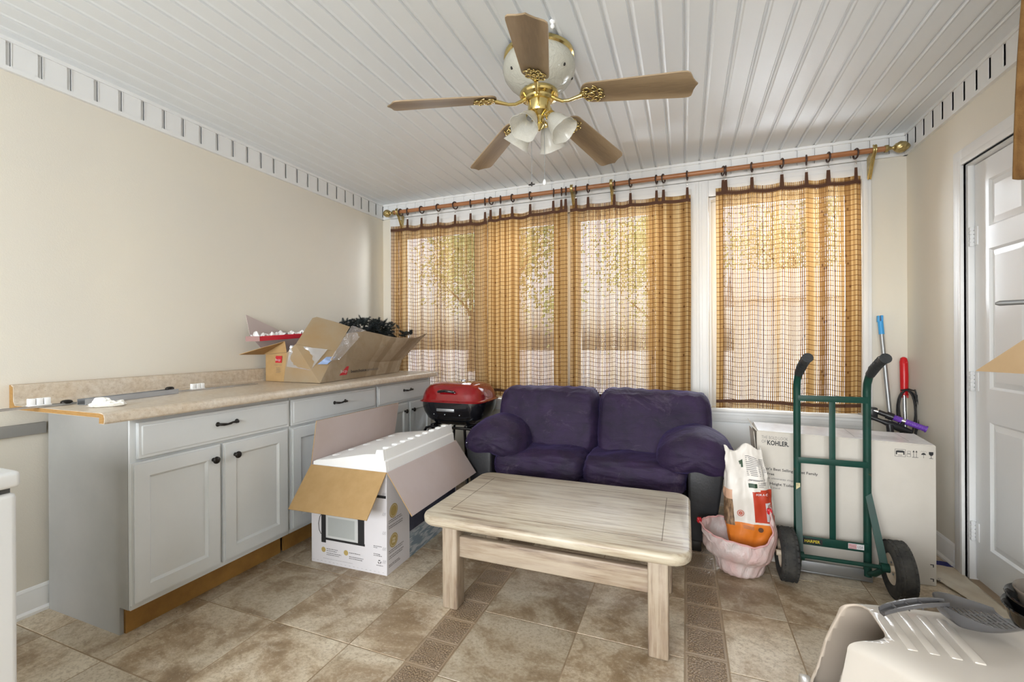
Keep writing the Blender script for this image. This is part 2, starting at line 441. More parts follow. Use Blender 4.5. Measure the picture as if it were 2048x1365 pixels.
def wall_with_holes(name, axis, at, th, a0, a1, holes, mat, z0=0.0, z1=ZC+0.06):
    """wall slab from boxes round rectangular holes [(a, b, zlo, zhi)] sorted along the wall"""
    mb = MB()
    def bx(a, b, lo, hi):
        if b-a < 1e-4 or hi-lo < 1e-4: return
        if axis == 'x': mb.box((a, at, lo), (b, at+th, hi))
        else: mb.box((at, a, lo), (at+th, b, hi))
    c = a0
    for a, b, lo, hi in holes:
        bx(c, a, z0, z1); bx(a, b, z0, lo); bx(a, b, hi, z1); c = b
    bx(c, a1, z0, z1)
    return struct(name, mb, mat)
W1 = (-2.50, 0.010, 0.70, 2.20)     # opening of the wide window
W2 = (0.165, 1.055, 0.70, 2.20)     # opening of the right window
wall_with_holes('wall_back', 'x', YB, WT, XL-WT, XR+WT, [W1, W2], CREAM)
wall_with_holes('wall_left', 'y', XL-WT, WT, YF-WT, YB, [], CREAM)
DY0, DY1, DZ = 2.030, 2.855, 2.030  # door opening
wall_with_holes('wall_right', 'y', XR, WT, YF-WT, YB, [(DY0-0.015, DY1+0.015, -0.001, DZ+0.015)], CREAM)
wall_with_holes('wall_front', 'x', YF-WT, WT, XL, XR, [(-2.40, 0.20, 0.60, 2.20), (0.45, 1.15, 0.60, 2.20)], CREAM)  # both openings added to let the fill lamps shine in

# white vinyl strip of soffit pieces below the ceiling: slots every 10 cm
def slot_strip(name, p0, d, n, length, first, mirror_len):
    """strip from p0 along d (unit), facing n; slots at first + k*0.0999"""
    mb = MB(); p0 = Vector(p0); d = Vector(d); n = Vector(n); z = Vector((0, 0, 1)); H = ZC - ZB
    def piece(a, b, lo, hi, t0, t1):
        P = [p0 + d*aa + n*tt + z*(hh - ZB) for aa, tt, hh in ((a, t0, lo), (b, t0, lo), (b, t0, hi), (a, t0, hi))]
        mb.prism(P, n*(t1-t0))
    piece(0, length, ZB, ZC, 0, 0.004)                       # backing
    piece(0, length, ZC-0.017, ZC, 0.004, 0.018)             # upper channel
    piece(0, length, ZB, ZB+0.020, 0.004, 0.018)             # lower channel
    a = 0.0; s = first
    while a < length:
        b = min(s - 0.0072, length)
        if b - a > 0.002:
            piece(a, b, ZB+0.020, ZC-0.017, 0.004, 0.010)
        a = s + 0.0072; s += 0.0999
        if a < length: piece(a, min(a+0.003, length), ZB+0.020, ZC-0.017, 0.004, 0.0120)
    return struct(name, mb, VTRIM, angle=20)
slot_strip('trim_1', (XL, YF, ZB), (0, 1, 0), (1, 0, 0), YB-YF, (0.985-YF) % 0.0999, 0)
slot_strip('trim_2', (XL, YB, ZB), (1, 0, 0), (0, -1, 0), XR-XL, (-2.594-XL), 0)
slot_strip('trim_3', (XR, YF, ZB), (0, 1, 0), (-1, 0, 0), YB-YF, (3.258-YF) % 0.0999, 0)
slot_strip('trim_4', (XL, YF, ZB), (1, 0, 0), (0, 1, 0), XR-XL, (-2.594-XL), 0)

def baseboard(name, a, b, n):
    """tall moulded board with a shoe, from a to b on the floor, facing n"""
    mb = MB(); a = Vector(a); d = Vector(b)-a; n = Vector(n); z = Vector((0, 0, 1))
    pr = [(0, 0), (0.024, 0), (0.024, 0.012), (0.018, 0.020), (0.014, 0.022), (0.014, 0.088), (0.010, 0.098), (0.010, 0.104), (0.004, 0.114), (0, 0.116)]
    mb.prism([a + n*t + z*h for t, h in pr], d)
    return struct(name, mb, WHITE, angle=25)
baseboard('baseboard_left', (XL, YF, 0), (XL, 3.5, 0), (1, 0, 0))
baseboard('baseboard_right', (XR, DY1+0.105, 0), (XR, YB, 0), (-1, 0, 0))
baseboard('baseboard_right', (XR, YF, 0), (XR, DY0-0.105, 0), (-1, 0, 0))
baseboard('baseboard_back', (XL, YB, 0), (XR, YB, 0), (0, -1, 0))
baseboard('baseboard_front', (XL, YF, 0), (XR, YF, 0), (0, 1, 0))

# window casings, sashes, glass
def rect_frame(mb, x0, x1, z0, z1, w, ya, yb, bev=0.004, wb=None):
    wb = w if wb is None else wb
    mb.box((x0, ya, z0), (x0+w, yb, z1), bev); mb.box((x1-w, ya, z0), (x1, yb, z1), bev)
    mb.box((x0+w, ya, z1-w), (x1-w, yb, z1), bev); mb.box((x0+w, ya, z0), (x1-w, yb, z0+wb), bev)
GLASS, nt, out = new_mat('window_glass')
_g = nt.nodes.new('ShaderNodeBsdfGlossy'); _g.inputs['Roughness'].default_value = 0.02; _t = nt.nodes.new('ShaderNodeBsdfTransparent')
_fr = nt.nodes.new('ShaderNodeFresnel'); _fr.inputs[0].default_value = 1.3; _mx = nt.nodes.new('ShaderNodeMixShader')
L(nt, _fr.outputs[0], _mx.inputs[0]); L(nt, _t.outputs[0], _mx.inputs[1]); L(nt, _g.outputs[0], _mx.inputs[2]); L(nt, _mx.outputs[0], out.inputs[0])

def build_window(name, W, mulls, cas_l, cas_r):
    x0, x1, z0, z1 = W
    w = thing(name, None, None, ((x0+x1)/2, YB, z0)); w['kind'] = 'structure'
    mb = MB()    # moulded casing on the wall
    for t, ins, ww in ((0.016, 0.0, 1.0), (0.022, 0.018, 0.55), (0.028, 0.05, 0.16)):
        mb.box((x0-cas_l+ins, YB-t, z0-0.10+ins), (x0-0.004, YB, z1+0.125-ins), 0.003)
        mb.box((x1+0.004, YB-t, z0-0.10+ins), (x1+cas_r-ins, YB, z1+0.125-ins), 0.003)
        mb.box((x0-0.004, YB-t, z1+0.004), (x1+0.004, YB, z1+0.125-ins), 0.003)
        mb.box((x0-0.004, YB-t, z0-0.10+ins), (x1+0.004, YB, z0-0.004), 0.003)
    obj('casing', mb, WHITE, w, 25)
    mb = MB(); mb.box((x0-0.01, YB-0.045, z0-0.028), (x1+0.01, YB+0.05, z0-0.004), 0.006)
    mb.box((x0-0.004, YB-0.03, z0-0.045), (x1+0.004, YB-0.028+0.001, z0-0.028), 0.0)
    obj('sill', mb, WHITE, w)
    xs = [x0] + mulls + [x1]
    mb = MB()
    mb.box((x0, YB+0.0, z0-0.004), (x0+0.012, YB+WT, z1)); mb.box((x1-0.012, YB, z0-0.004), (x1, YB+WT, z1))
    mb.box((x0+.012, YB, z1-0.012), (x1-.012, YB+WT, z1)); mb.box((x0+.012, YB+0.05, z0-0.004), (x1-.012, YB+WT, z0+0.008))
    for m in mulls: mb.box((m-0.035, YB+0.0, z0), (m+0.035, YB+WT-0.01, z1-.012), 0.004)
    obj('window_frame', mb, WHITE, w)
    for a, b in zip(xs, xs[1:]):
        a2 = a + (0.036 if a in mulls else 0.013); b2 = b - (0.036 if b in mulls else 0.013)
        for zz0, zz1, yy in ((z0+0.01, z1-0.013, YB+0.070),):
            mb = MB(); rect_frame(mb, a2, b2, zz0, zz1, 0.042, yy, yy+0.028, 0.004)
            s_ = obj('sash', mb, PVCW, w)
            mb = MB(); mb.box((a2+0.038, yy+0.011, zz0+0.038), (b2-0.038, yy+0.015, zz1-0.038))
            obj('glass_pane', mb, GLASS, s_)
    return w
build_window('window_1', W1, [-1.665, -0.865], 0.074, 0.088)
build_window('window_2', W2, [], 0.067, 0.060)
# smooth white panel under the right window
mb = MB(); mb.box((0.02, YB-0.006, 0.118), (1.115, YB, 0.598), 0.002); struct('trim_5', mb, LOWW)

# unseen windows added behind the camera for the fill light: plain frames with glass
def fill_window(name, x0, x1):
    w = thing(name, None, None, ((x0+x1)/2, YF, 0.6)); w['kind'] = 'structure'
    mb = MB(); rect_frame(mb, x0-0.07, x1+0.07, 0.53, 2.27, 0.075, YF, YF+0.02, 0.003); obj('casing', mb, WHITE, w)
    mb = MB(); rect_frame(mb, x0, x1, 0.6, 2.2, 0.05, YF-0.09, YF-0.05, 0.003); obj('sash', mb, PVCW, w)
    mb = MB(); mb.box((x0+.04, YF-0.075, .64), (x1-.04, YF-0.070, 2.16)); obj('glass_pane', mb, GLASS, w)
fill_window('added_window_1', -2.40, 0.20); fill_window('added_window_2', 0.45, 1.15)

# ------------------------------------------------------------------ the door in the right wall
def build_door():
    d = thing('door_1', None, None, (XR, DY1, 0)); d['kind'] = 'structure'
    mb = MB()
    for t, ins in ((0.014, 0.0), (0.020, 0.012), (0.024, 0.055)):    # casing, three steps
        w = 0.085
        mb.box((XR-t, DY1+0.012, 0), (XR, DY1+0.012+w-ins, DZ+0.01+w-ins), 0.003)
        mb.box((XR-t, DY0-0.012-w+ins, 0), (XR, DY0-0.012, DZ+0.01+w-ins), 0.003)
        mb.box((XR-t, DY0-0.012, DZ+0.01), (XR, DY1+0.012, DZ+0.01+w-ins), 0.003)
    obj('casing', mb, WHITE, d, 25)
    mb = MB()
    mb.box((XR, DY1, 0), (XR+WT, DY1+0.015, DZ+0.015)); mb.box((XR, DY0-0.015, 0), (XR+WT, DY0, DZ+0.015)); mb.box((XR, DY0, DZ), (XR+WT, DY1, DZ+0.015))
    obj('door_frame', mb, WHITE, d)
    # leaf with six raised panels facing the room (towards -x)
    xf = XR + 0.022; T = 0.035
    y0, y1 = DY0+0.004, DY1-0.010; z0, z1 = 0.012, DZ-0.004
    mb = MB(); mb.box((xf+0.012, y0, z0), (xf+T, y1, z1))
    rows = [(0.19, 0.79), (0.945, 1.60), (1.705, 1.925)]
    ym = (y0+y1)/2; st = 0.115
    cols_ = [(y0+st, ym-0.055), (ym+0.055, y1-0.105)]
    zs = [z0] + [v for r_ in rows for v in r_] + [z1]
    for a, b in ((y0, y0+st), (ym-0.055, ym+0.055), (y1-0.105, y1)): mb.box((xf, a, z0), (xf+0.013, b, z1))
    for k in range(0, len(zs), 2): 
        for a, b in cols_: mb.box((xf, a, zs[k]), (xf+0.013, b, zs[k+1]))
    for a, b in cols_:
        for lo, hi in rows:
            q = 0.010; r_ = 0.036   # sloping moulding down, then raised field
            o4 = [(a, lo), (b, lo), (b, hi), (a, hi)]
            i4 = [(a+q, lo+q), (b-q, lo+q), (b-q, hi-q), (a+q, hi-q)]
            j4 = [(a+r_, lo+r_), (b-r_, lo+r_), (b-r_, hi-r_), (a+r_, hi-r_)]
            for A, xa, B, xb in ((o4, xf, i4, xf+0.010), (i4, xf+0.010, j4, xf+0.003)):
                for k in range(4):
                    k2 = (k+1) % 4
                    vs = [mb.bm.verts.new(p) for p in ((xa, *A[k]), (xa, *A[k2]), (xb, *B[k2]), (xb, *B[k]))]
                    mb.bm.faces.new(vs)
            mb.bm.faces.new([mb.bm.verts.new((xf+0.003, *p)) for p in j4])
    leaf = obj('door_leaf', mb, DOORW, d, 20)
    for z in (0.24, 0.972, 1.68):
        mb = MB()
        mb.cyl((xf-0.012, DY1-0.006, z-0.048), (xf-0.012, DY1-0.006, z+0.048), 0.007, 12)
        for k in range(5): mb.box((xf-0.021, DY1-0.013+0.000, z-0.046+k*0.019), (xf-0.004, DY1+0.003, z-0.030+k*0.019), 0.0015)
        mb.box((xf-0.004, DY1-0.035, z-0.045), (xf+0.001, DY1-0.004, z+0.045), 0.001)
        obj('hinge', mb, DOORW, d)
    mb = MB(); mb.cyl((xf, y0+0.07, 0.95), (xf-0.03, y0+0.07, 0.95), 0.014); mb.blob((xf-0.048, y0+0.07, 0.95), (0.022, 0.028, 0.028), (2.5,)*3, 6)
    obj('door_knob', mb, DULLST, d)
build_door()

# ------------------------------------------------------------------ base cabinets and worktop
XF = -2.060        # face frame
def shaker(mb, y0, y1, z0, z1, x=XF, fr=0.062, panel=True):
    """door front facing +x: bevelled frame round a recessed flat panel"""
    t = 0.020
    if not panel:
        mb.box((x, y0, z0), (x+0.012, y1, z1), 0.002)
        mb.prism([(x+0.012, y0+0.002, z0+0.002), (x+0.012, y1-0.002, z0+0.002), (x+0.012, y1-0.002, z1-0.002), (x+0.012, y0+0.002, z1-0.002)], (0.004, 0, 0))
        mb.box((x+0.008, y0+0.012, z0+0.012), (x+t, y1-0.012, z1-0.012), 0.005, 2)
        return
    mb.box((x, y0+0.01, z0+0.01), (x+0.009, y1-0.01, z1-0.01))
    for a, b, c, d in ((y0, y0+fr, z0, z1), (y1-fr, y1, z0, z1), (y0+fr, y1-fr, z0, z0+fr), (y0+fr, y1-fr, z1-fr, z1)):
        mb.box((x, a, c), (x+0.014, b, d), 0.0)
    e = 0.008
    for a, b, c, d in ((y0+e, y0+fr, z0+e, z1-e), (y1-fr, y1-e, z0+e, z1-e), (y0+fr, y1-fr, z0+e, z0+fr), (y0+fr, y1-fr, z1-fr, z1-e)):
        mb.box((x+0.012, a, c), (x+t, b, d), 0.0)
    a0, a1, c0, c1 = y0+fr, y1-fr, z0+fr, z1-fr
    o4 = [(a0, c0), (a1, c0), (a1, c1), (a0, c1)]; q = 0.010
    i4 = [(a0+q, c0+q), (a1-q, c0+q), (a1-q, c1-q), (a0+q, c1-q)]
    for k in range(4):
        k2 = (k+1) % 4
        mb.bm.faces.new([mb.bm.verts.new(p) for p in ((x+t-.003, *o4[k]), (x+t-.003, *o4[k2]), (x+0.0095, *i4[k2]), (x+0.0095, *i4[k]))])
def pull(parent, y, z, x):
    mb = MB()
    pts = [(x, y-0.046, z), (x+0.012, y-0.046, z), (x+0.026, y-0.034, z-0.001), (x+0.022, y-0.012, z-0.003), (x+0.024, y, z-0.001), (x+0.022, y+0.012, z+0.002), (x+0.026, y+0.034, z+0.001), (x+0.012, y+0.046, z), (x, y+0.046, z)]
    mb.tube(pts, [0.007, .006, .0065, .0045, .0055, .0045, .0065, .006, .007], 10)
    for s in (-1, 1):
        mb.M = Matrix.Translation((x, y+s*0.047, z)) @ Matrix.Rotation(PI/2, 4, 'Y')
        mb.lathe([(0.0, 0.0), (0.011, 0.0), (0.010, 0.003), (0.006, 0.006), (0.0, 0.007)], 14)
    return obj('handle', mb, BLACKM, parent, 60)
def knob(parent, y, z, x):
    mb = MB(); mb.M = Matrix.Translation((x, y, z)) @ Matrix.Rotation(PI/2, 4, 'Y')
    mb.lathe([(0.0, 0.0), (0.009, 0.0), (0.007, 0.004), (0.0065, 0.012), (0.012, 0.016), (0.0165, 0.021), (0.016, 0.026), (0.010, 0.030), (0.0, 0.031)], 20)
    return obj('knob', mb, BLACKM, parent, 60)
def cabinet(ya, yb, label, doors, drawer, first=False, knobs=()):
    c = thing('base_cabinet', label, 'cabinet', ((XL+XF)/2, (ya+yb)/2, 0), 0, 'row of white base cabinets under the worktop')
    xb = XL + 0.026
    mb = MB()
    if first:   # grey end panel notched at the toe kick
        mb.mi = 1
        mb.prism([(xb, ya, 0), (-2.128, ya, 0), (-2.128, ya, 0.112), (XF-0.012, ya, 0.112), (XF-0.012, ya, 0.880), (xb, ya, 0.880)], (0, 0.014, 0))
        mb.mi = 0
    else: mb.box((xb, ya+0.001, 0.112), (XF-0.012, ya+0.014, 0.880))
    mb.box((xb, yb-0.014, 0.112), (XF-0.012, yb-0.001, 0.880)); mb.box((xb, ya+.014, 0.112), (XF-0.012, yb-.014, 0.128)); mb.box((xb, ya+.014, 0.128), (xb+0.01, yb-.014, 0.88))
    obj('body', mb, [CAB, CABSIDE], c)
    mb = MB(); x0, x1 = XF-0.012, XF
    a, b = ya+0.001, yb-0.001
    mb.box((x0, a, 0.112), (x1, a+0.042, 0.880), 0.001); mb.box((x0, b-0.042, 0.112), (x1, b, 0.880), 0.001)
    for lo, hi in ((0.840, 0.880), (0.690, 0.722), (0.112, 0.146)): mb.box((x0, a+0.042, lo), (x1-0.0005, b-0.042, hi))
    mb.box((x0, (a+b)/2-0.02, 0.146), (x1-0.0005, (a+b)/2+0.02, 0.69))
    obj('face_frame', mb, CAB, c)
    mb = MB(); mb.box((-2.132, ya+0.016, 0.0), (-2.118, yb-0.004, 0.112)); obj('toe_kick', mb, MDFK, c)
    dy0, dy1 = drawer
    mb = MB(); shaker(mb, dy0, dy1, 0.712, 0.858, panel=False)
    dr = obj('drawer', mb, CAB, c, 20)
    pull(dr, (dy0+dy1)/2 + 0.006, 0.796 if first else 0.800, XF+0.020)
    for (d0, d1), ky in zip(doors, knobs):
        mb = MB(); shaker(mb, d0, d1, 0.135, 0.700)
        dd = obj('door', mb, CAB, c, 20)
        knob(dd, ky, 0.636, XF+0.020)
    return c
cabinet(1.100, 1.860, 'white base cabinet at the near end, with grey side panel and two full doors', [(1.098, 1.462), (1.474, 1.846)], (1.122, 1.852), True, (1.424, 1.531))
cabinet(1.862, 2.608, 'white base cabinet in the middle of the row, behind the open microwave carton', [(1.868, 2.228), (2.238, 2.598)], (1.868, 2.596), False, (2.190, 2.276))
cabinet(2.610, 3.340, 'white base cabinet at the far end of the row, beside the red grill', [(2.616, 2.992), (3.006, 3.326)], (2.614, 3.324), False, (2.938, 3.040))

def worktop():
    w = thing('worktop', 'long beige speckled laminate worktop with backsplash on the white cabinets', 'countertop', (-2.33, 2.15, 0.881))
    y0, y1 = 0.983, 3.345; xf = -1.990
    def prof():   # section in x-z: rolled front edge, coved backsplash
        top = 0.920
        p = [(XL+0.0215, 0.902)]
        p += [(xf+0.0-0.03, 0.902), (xf-0.03, 0.880), (xf-0.004, 0.880), (xf, 0.886)]
        p += [(xf, 0.905), (xf-0.004, 0.914), (xf-0.012, 0.919), (xf-0.022, 0.9215), (xf-0.04, top)]
        p += [(XL+0.060, top), (XL+0.048, 0.924), (XL+0.042, 0.934), (XL+0.0415, 0.990), (XL+0.039, 1.000), (XL+0.031, 1.005), (XL+0.0215, 1.004)]
        return p
    P = prof()
    mb = MB(); mb.prism([(x, y0+0.0015, z) for x, z in P], (0, y1-y0-.0015, 0)); obj('laminate_surface', mb, LAM, w, 30)
    P2 = [(XL+0.0215, 0.9035), (xf-0.03, 0.9035), (xf-0.0315, 0.882), (xf-0.006, 0.882), (xf-0.002, 0.9), (xf-0.008, 0.915), (xf-0.03, 0.9185), (XL+0.05, 0.9185), (XL+0.037, 0.936), (XL+0.036, 0.996), (XL+0.0215, 1.001)]
    mb = MB(); mb.prism([(x, y0, z) for x, z in P2], (0, 0.0016, 0)); mb.prism([(XL+0.001, y0+0.004, 0.9), (XL+0.0210, y0+0.004, 0.9), (XL+0.0210, y0+0.004, 1.004), (XL+0.001, y0+0.004, 1.004)], (0, y1-y0-.006, 0))
    tag(obj('raw_end_edge', mb, MDF, w, 30), 'raw brown fibreboard core at the sawn end')
    mb = MB(); mb.box((XL+0.0215, 1.14, 0.881), (xf-0.04, y1-0.03, 0.9015)); obj('underside_strip', mb, MDF, w)
worktop()
# ledger rail screwed to the wall left of the cabinets
mb = MB(); mb.box((XL+0.0005, -0.6, 0.783), (XL+0.019, 1.098, 0.832), 0.002)
tag(obj('wall_ledger', mb, CABSIDE), 'grey painted wooden ledger strip on the left wall beside the cabinets', 'wall rail')

# ------------------------------------------------------------------ white chest at the left edge
def chest():
    c = thing('chest_freezer', 'white chest appliance with a flat lid, cut by the left edge of the frame', 'freezer', (-1.86, 0.10, 0))
    WH = M('appliance_white', (0.70, 0.71, 0.71), 0.35, bump=0.03, bscale=260)
    mb = MB(); mb.box((-2.16, -0.40, 0.03), (-1.500, 0.570, 0.822), 0.012, 3); obj('cabinet_shell', mb, WH, c)
    mb = MB(); mb.box((-2.155, -0.395, 0.822), (-1.51, 0.56, 0.834)); obj('lid_seal', mb, M('seal_dark', (0.05, 0.05, 0.05), 0.6), c)
    mb = MB(); mb.box((-2.165, -0.405, 0.834), (-1.494, 0.574, 0.874), 0.010, 3); obj('lid', mb, WH, c)
    for x in (-2.1, -1.56):
        for y in (-0.34, 0.5):
            mb = MB(); mb.cyl((x, y, 0), (x, y, 0.032), 0.018); obj('foot', mb, BLACKM, c)
chest()

# ------------------------------------------------------------------ loose metal rails, tissue on the worktop
def head_rail(label, a, b, w, h, mat, clips=(), hooks=()):
    a = Vector(a); b = Vector(b); d = (b-a).normalized(); s = d.cross(Vector((0, 0, 1))).normalized(); up = Vector((0, 0, 1))
    r = thing('metal_rail', label, 'metal rail', tuple(a), 0, 'loose metal rails lying on the worktop')
    mb = MB()
    P = [(-w/2, 0), (w/2, 0), (w/2, h), (w/2-0.0015, h), (w/2-0.0015, 0.0015), (-w/2+0.0015, 0.0015), (-w/2+0.0015, h), (-w/2, h)]
    mb.prism([a + s*p + up*q for p, q in P], b-a)
    obj('channel', mb, mat, r, 20)
    for c in clips:
        mb = MB(); p = a + (b-a)*c
        mb.M = Matrix.Translation(p + up*h) @ Matrix((( d.x, s.x, 0, 0), (d.y, s.y, 0, 0), (0, 0, 1, 0), (0, 0, 0, 1)))
        mb.box((-0.035, -0.012, 0.0), (0.035, 0.012, 0.004), 0.001)
        for k in range(3): mb.box((-0.033+k*0.023, -0.010, 0.004), (-0.013+k*0.023, 0.010, 0.030), 0.002)
        obj('clip', mb, PVCW, r)
    for c in hooks:
        mb = MB(); p = a + (b-a)*c
        mb.M = Matrix.Translation(p + up*h) @ Matrix.Rotation(0, 4, 'Z')
        mb.blob((0, 0, 0.003), (0.014, 0.020, 0.010), (2.2,)*3, 5); obj('end_stop', mb, BLACKM, r)
head_rail('slim silver rail with a white clip, jutting out past the sawn worktop end', (-2.43, 0.62, 0.9210), (-2.43, 1.10, 0.9210), 0.022, 0.008, STEEL, (0.76,), (0.94,))
head_rail('thick grey steel channel lying by the crumpled tissue', (-2.355, 1.085, 0.9210), (-2.430, 1.50, 0.9210), 0.042, 0.024, DULLST, (), (0.93,))
head_rail('bright slim silver rail with a white clip, farthest from the sawn end', (-2.475, 1.36, 0.9210), (-2.475, 2.00, 0.9210), 0.024, 0.006, STEEL, (0.44,), (0.24,))
def tissue():
    mb = MB()
    def fn(w, o):
        k = fbm(w*3.1, 1.0, 4)
        o = o + Vector((w.x, w.y, abs(w.z)))*0.010*k
        peak = max(0, 1-((w.x+0.35)**2+(w.y)**2)*3.5); o.z += 0.022*peak*(w.z > 0)
        o.z = max(o.z, 0.9210); return o
    mb.M = Matrix.Translation((-2.20, 1.10, 0)) @ Matrix.Rotation(0.9, 4, 'Z')
    mb.blob((0, 0, 0.928), (0.058, 0.026, 0.012), (2.3,)*3, 12, fn)
    tag(obj('crumpled_tissue', mb, M('tissue_white', (0.82, 0.80, 0.74), 0.9, bump=0.4, bscale=90), angle=25), 'small crumpled white tissue near the front of the worktop', 'tissue')
tissue()

# ------------------------------------------------------------------ whitewashed coffee table
def whitewash(k=(1, 1, 1)):
    m, nt, out = new_mat('whitewashed_pine'); p = nt.nodes.new('ShaderNodeBsdfPrincipled')
    at = nt.nodes.new('ShaderNodeAttribute'); at.attribute_name = 'grain'     # u along the board
    sx = nt.nodes.new('ShaderNodeVectorMath'); sx.operation = 'MULTIPLY'; L(nt, at.outputs['Vector'], sx.inputs[0]); sx.inputs[1].default_value = (2.2, 34, 34)
    v = sx.outputs[0]
    s2 = nt.nodes.new('ShaderNodeVectorMath'); s2.operation = 'MULTIPLY'; L(nt, at.outputs['Vector'], s2.inputs[0]); s2.inputs[1].default_value = (3, 9, 9)
    a = noise_(nt, v, 1.6, 6, 0.65, 0.4); b = noise_(nt, s2.outputs[0], 0.8, 5, 0.6, 0.5); c = noise_(nt, v, 5.0, 4, 0.7)
    col = ramp(nt, a, [(0.33, (0.17, 0.12, 0.085)), (0.44, (0.35, 0.28, 0.20)), (0.56, (0.46, 0.40, 0.30)), (0.75, (0.54, 0.485, 0.37))])
    col = mixc(nt, ramp(nt, b, [(0.42, 0.0), (0.66, 0.65)]), col, (0.58, 0.53, 0.43))
    col = mixc(nt, ramp(nt, b, [(0.28, 0.40), (0.42, 0.0)]), col, (0.40, 0.33, 0.28))
    col = mixc(nt, ramp(nt, c, [(0.66, 0.0), (0.73, 0.6)]), col, (0.20, 0.12, 0.07))
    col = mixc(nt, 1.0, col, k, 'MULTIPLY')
    L(nt, col, p.inputs['Base Color']); p.inputs['Roughness'].default_value = 0.42
    bp = nt.nodes.new('ShaderNodeBump'); bp.inputs['Strength'].default_value = 0.3; bp.inputs['Distance'].default_value = 0.002
    L(nt, a, bp.inputs['Height']); L(nt, bp.outputs[0], p.inputs['Normal'])
    L(nt, p.outputs[0], out.inputs[0]); return m
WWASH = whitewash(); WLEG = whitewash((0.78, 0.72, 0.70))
def set_grain(o, axis, off=None):
    """per-vertex grain coordinate: first component runs along the board"""
    me = o.data; at = me.attributes.new('grain', 'FLOAT_VECTOR', 'POINT')
    off = random.random()*7 if off is None else off
    for i, v in enumerate(me.vertices):
        c = v.co; q = {'x': (c.x, c.y, c.z), 'y': (c.y, c.x, c.z), 'z': (c.z, c.x, c.y)}[axis]
        at.data[i].vector = (q[0]+off, q[1]+off, q[2])
def coffee_table():
    X0, X1, Y0, Y1, ZT, TH = -1.082, 0.020, 1.648, 2.345, 0.430, 0.043
    t = thing('coffee_table', 'whitewashed wooden coffee table with rounded corners in front of the purple loveseat', 'coffee table', ((X0+X1)/2, (Y0+Y1)/2, 0))
    def rr(x0, x1, y0, y1, r, n=8):
        P = []
        for cx, cy, a0 in ((x1-r, y1-r, 0), (x0+r, y1-r, 90), (x0+r, y0+r, 180), (x1-r, y0+r, 270)):
            for k in range(n+1): a = math.radians(a0+90*k/n); P.append((cx+r*math.cos(a), cy+r*math.sin(a)))
        return P
    mb = MB(); R_ = 0.075
    prof = [(0.010, ZT-TH), (0.002, ZT-TH+0.008), (0, ZT-TH+0.02), (0, ZT-0.014), (0.004, ZT-0.005), (0.012, ZT)]
    rings = [[mb.bm.verts.new((x, y, z)) for x, y in rr(X0+i, X1-i, Y0+i, Y1-i, R_-i)] for i, z in prof]
    n = len(rings[0])
    for A, B in zip(rings, rings[1:]):
        for k in range(n): mb.bm.faces.new((A[k], A[(k+1) % n], B[(k+1) % n], B[k]))
    mb.bm.faces.new(rings[0][::-1]); mb.bm.faces.new(rings[-1])
    top = obj('tabletop', mb, WWASH, t, 40)
    top.data.attributes  # grain below
    set_grain(top, 'x', 0)
    # board joints: fine dark grooves of the framed top
    mb = MB(); e = 0.0011
    fx = 0.105; fy = 0.105
    def gr(x0, y0, x1, y1): mb.box((x0, y0, ZT-0.001), (x1, y1, ZT+0.0003))
    gr(X0+fx, Y0+fy, X1-fx, Y0+fy+2*e); gr(X0+fx, Y1-fy, X1-fx, Y1-fy+2*e); gr(X1-fx, Y0+fy, X1-fx+2*e, Y1-fy); gr(X0+fx, Y0+fy, X0+fx+2*e, Y1-fy)
    gr(X1-fx, Y0+fy, X1-0.03, Y0+fy+e); gr(X1-fx, Y1-fy, X1-0.03, Y1-fy+e)
    obj('board_joints', mb, M('joint_dark', (0.10, 0.075, 0.055), 0.8), t)
    L0, L1 = -1.008, -0.060
    def leg(x0, y0):
        mb = MB(); mb.box((x0, y0, 0.0), (x0+0.074, y0+0.074, ZT-TH), 0.008, 3)
        set_grain(obj('leg', mb, WLEG, t), 'z')
    leg(L0, 1.726); leg(L1-0.074, 1.726); leg(L0, 2.190); leg(L1-0.074, 2.190)
    for y in (1.752, 2.216):
        mb = MB(); mb.box((L0+0.068, y, 0.224), (L1-0.068, y+0.034, 0.316), 0.006, 3)
        set_grain(obj('stretcher', mb, WLEG, t), 'x')
    for x in (L0+0.020, L1-0.054):
        mb = MB(); mb.box((x, 1.795, 0.30), (x+0.03, 2.195, ZT-TH), 0.004); set_grain(obj('side_rail', mb, WLEG, t), 'y')
coffee_table()

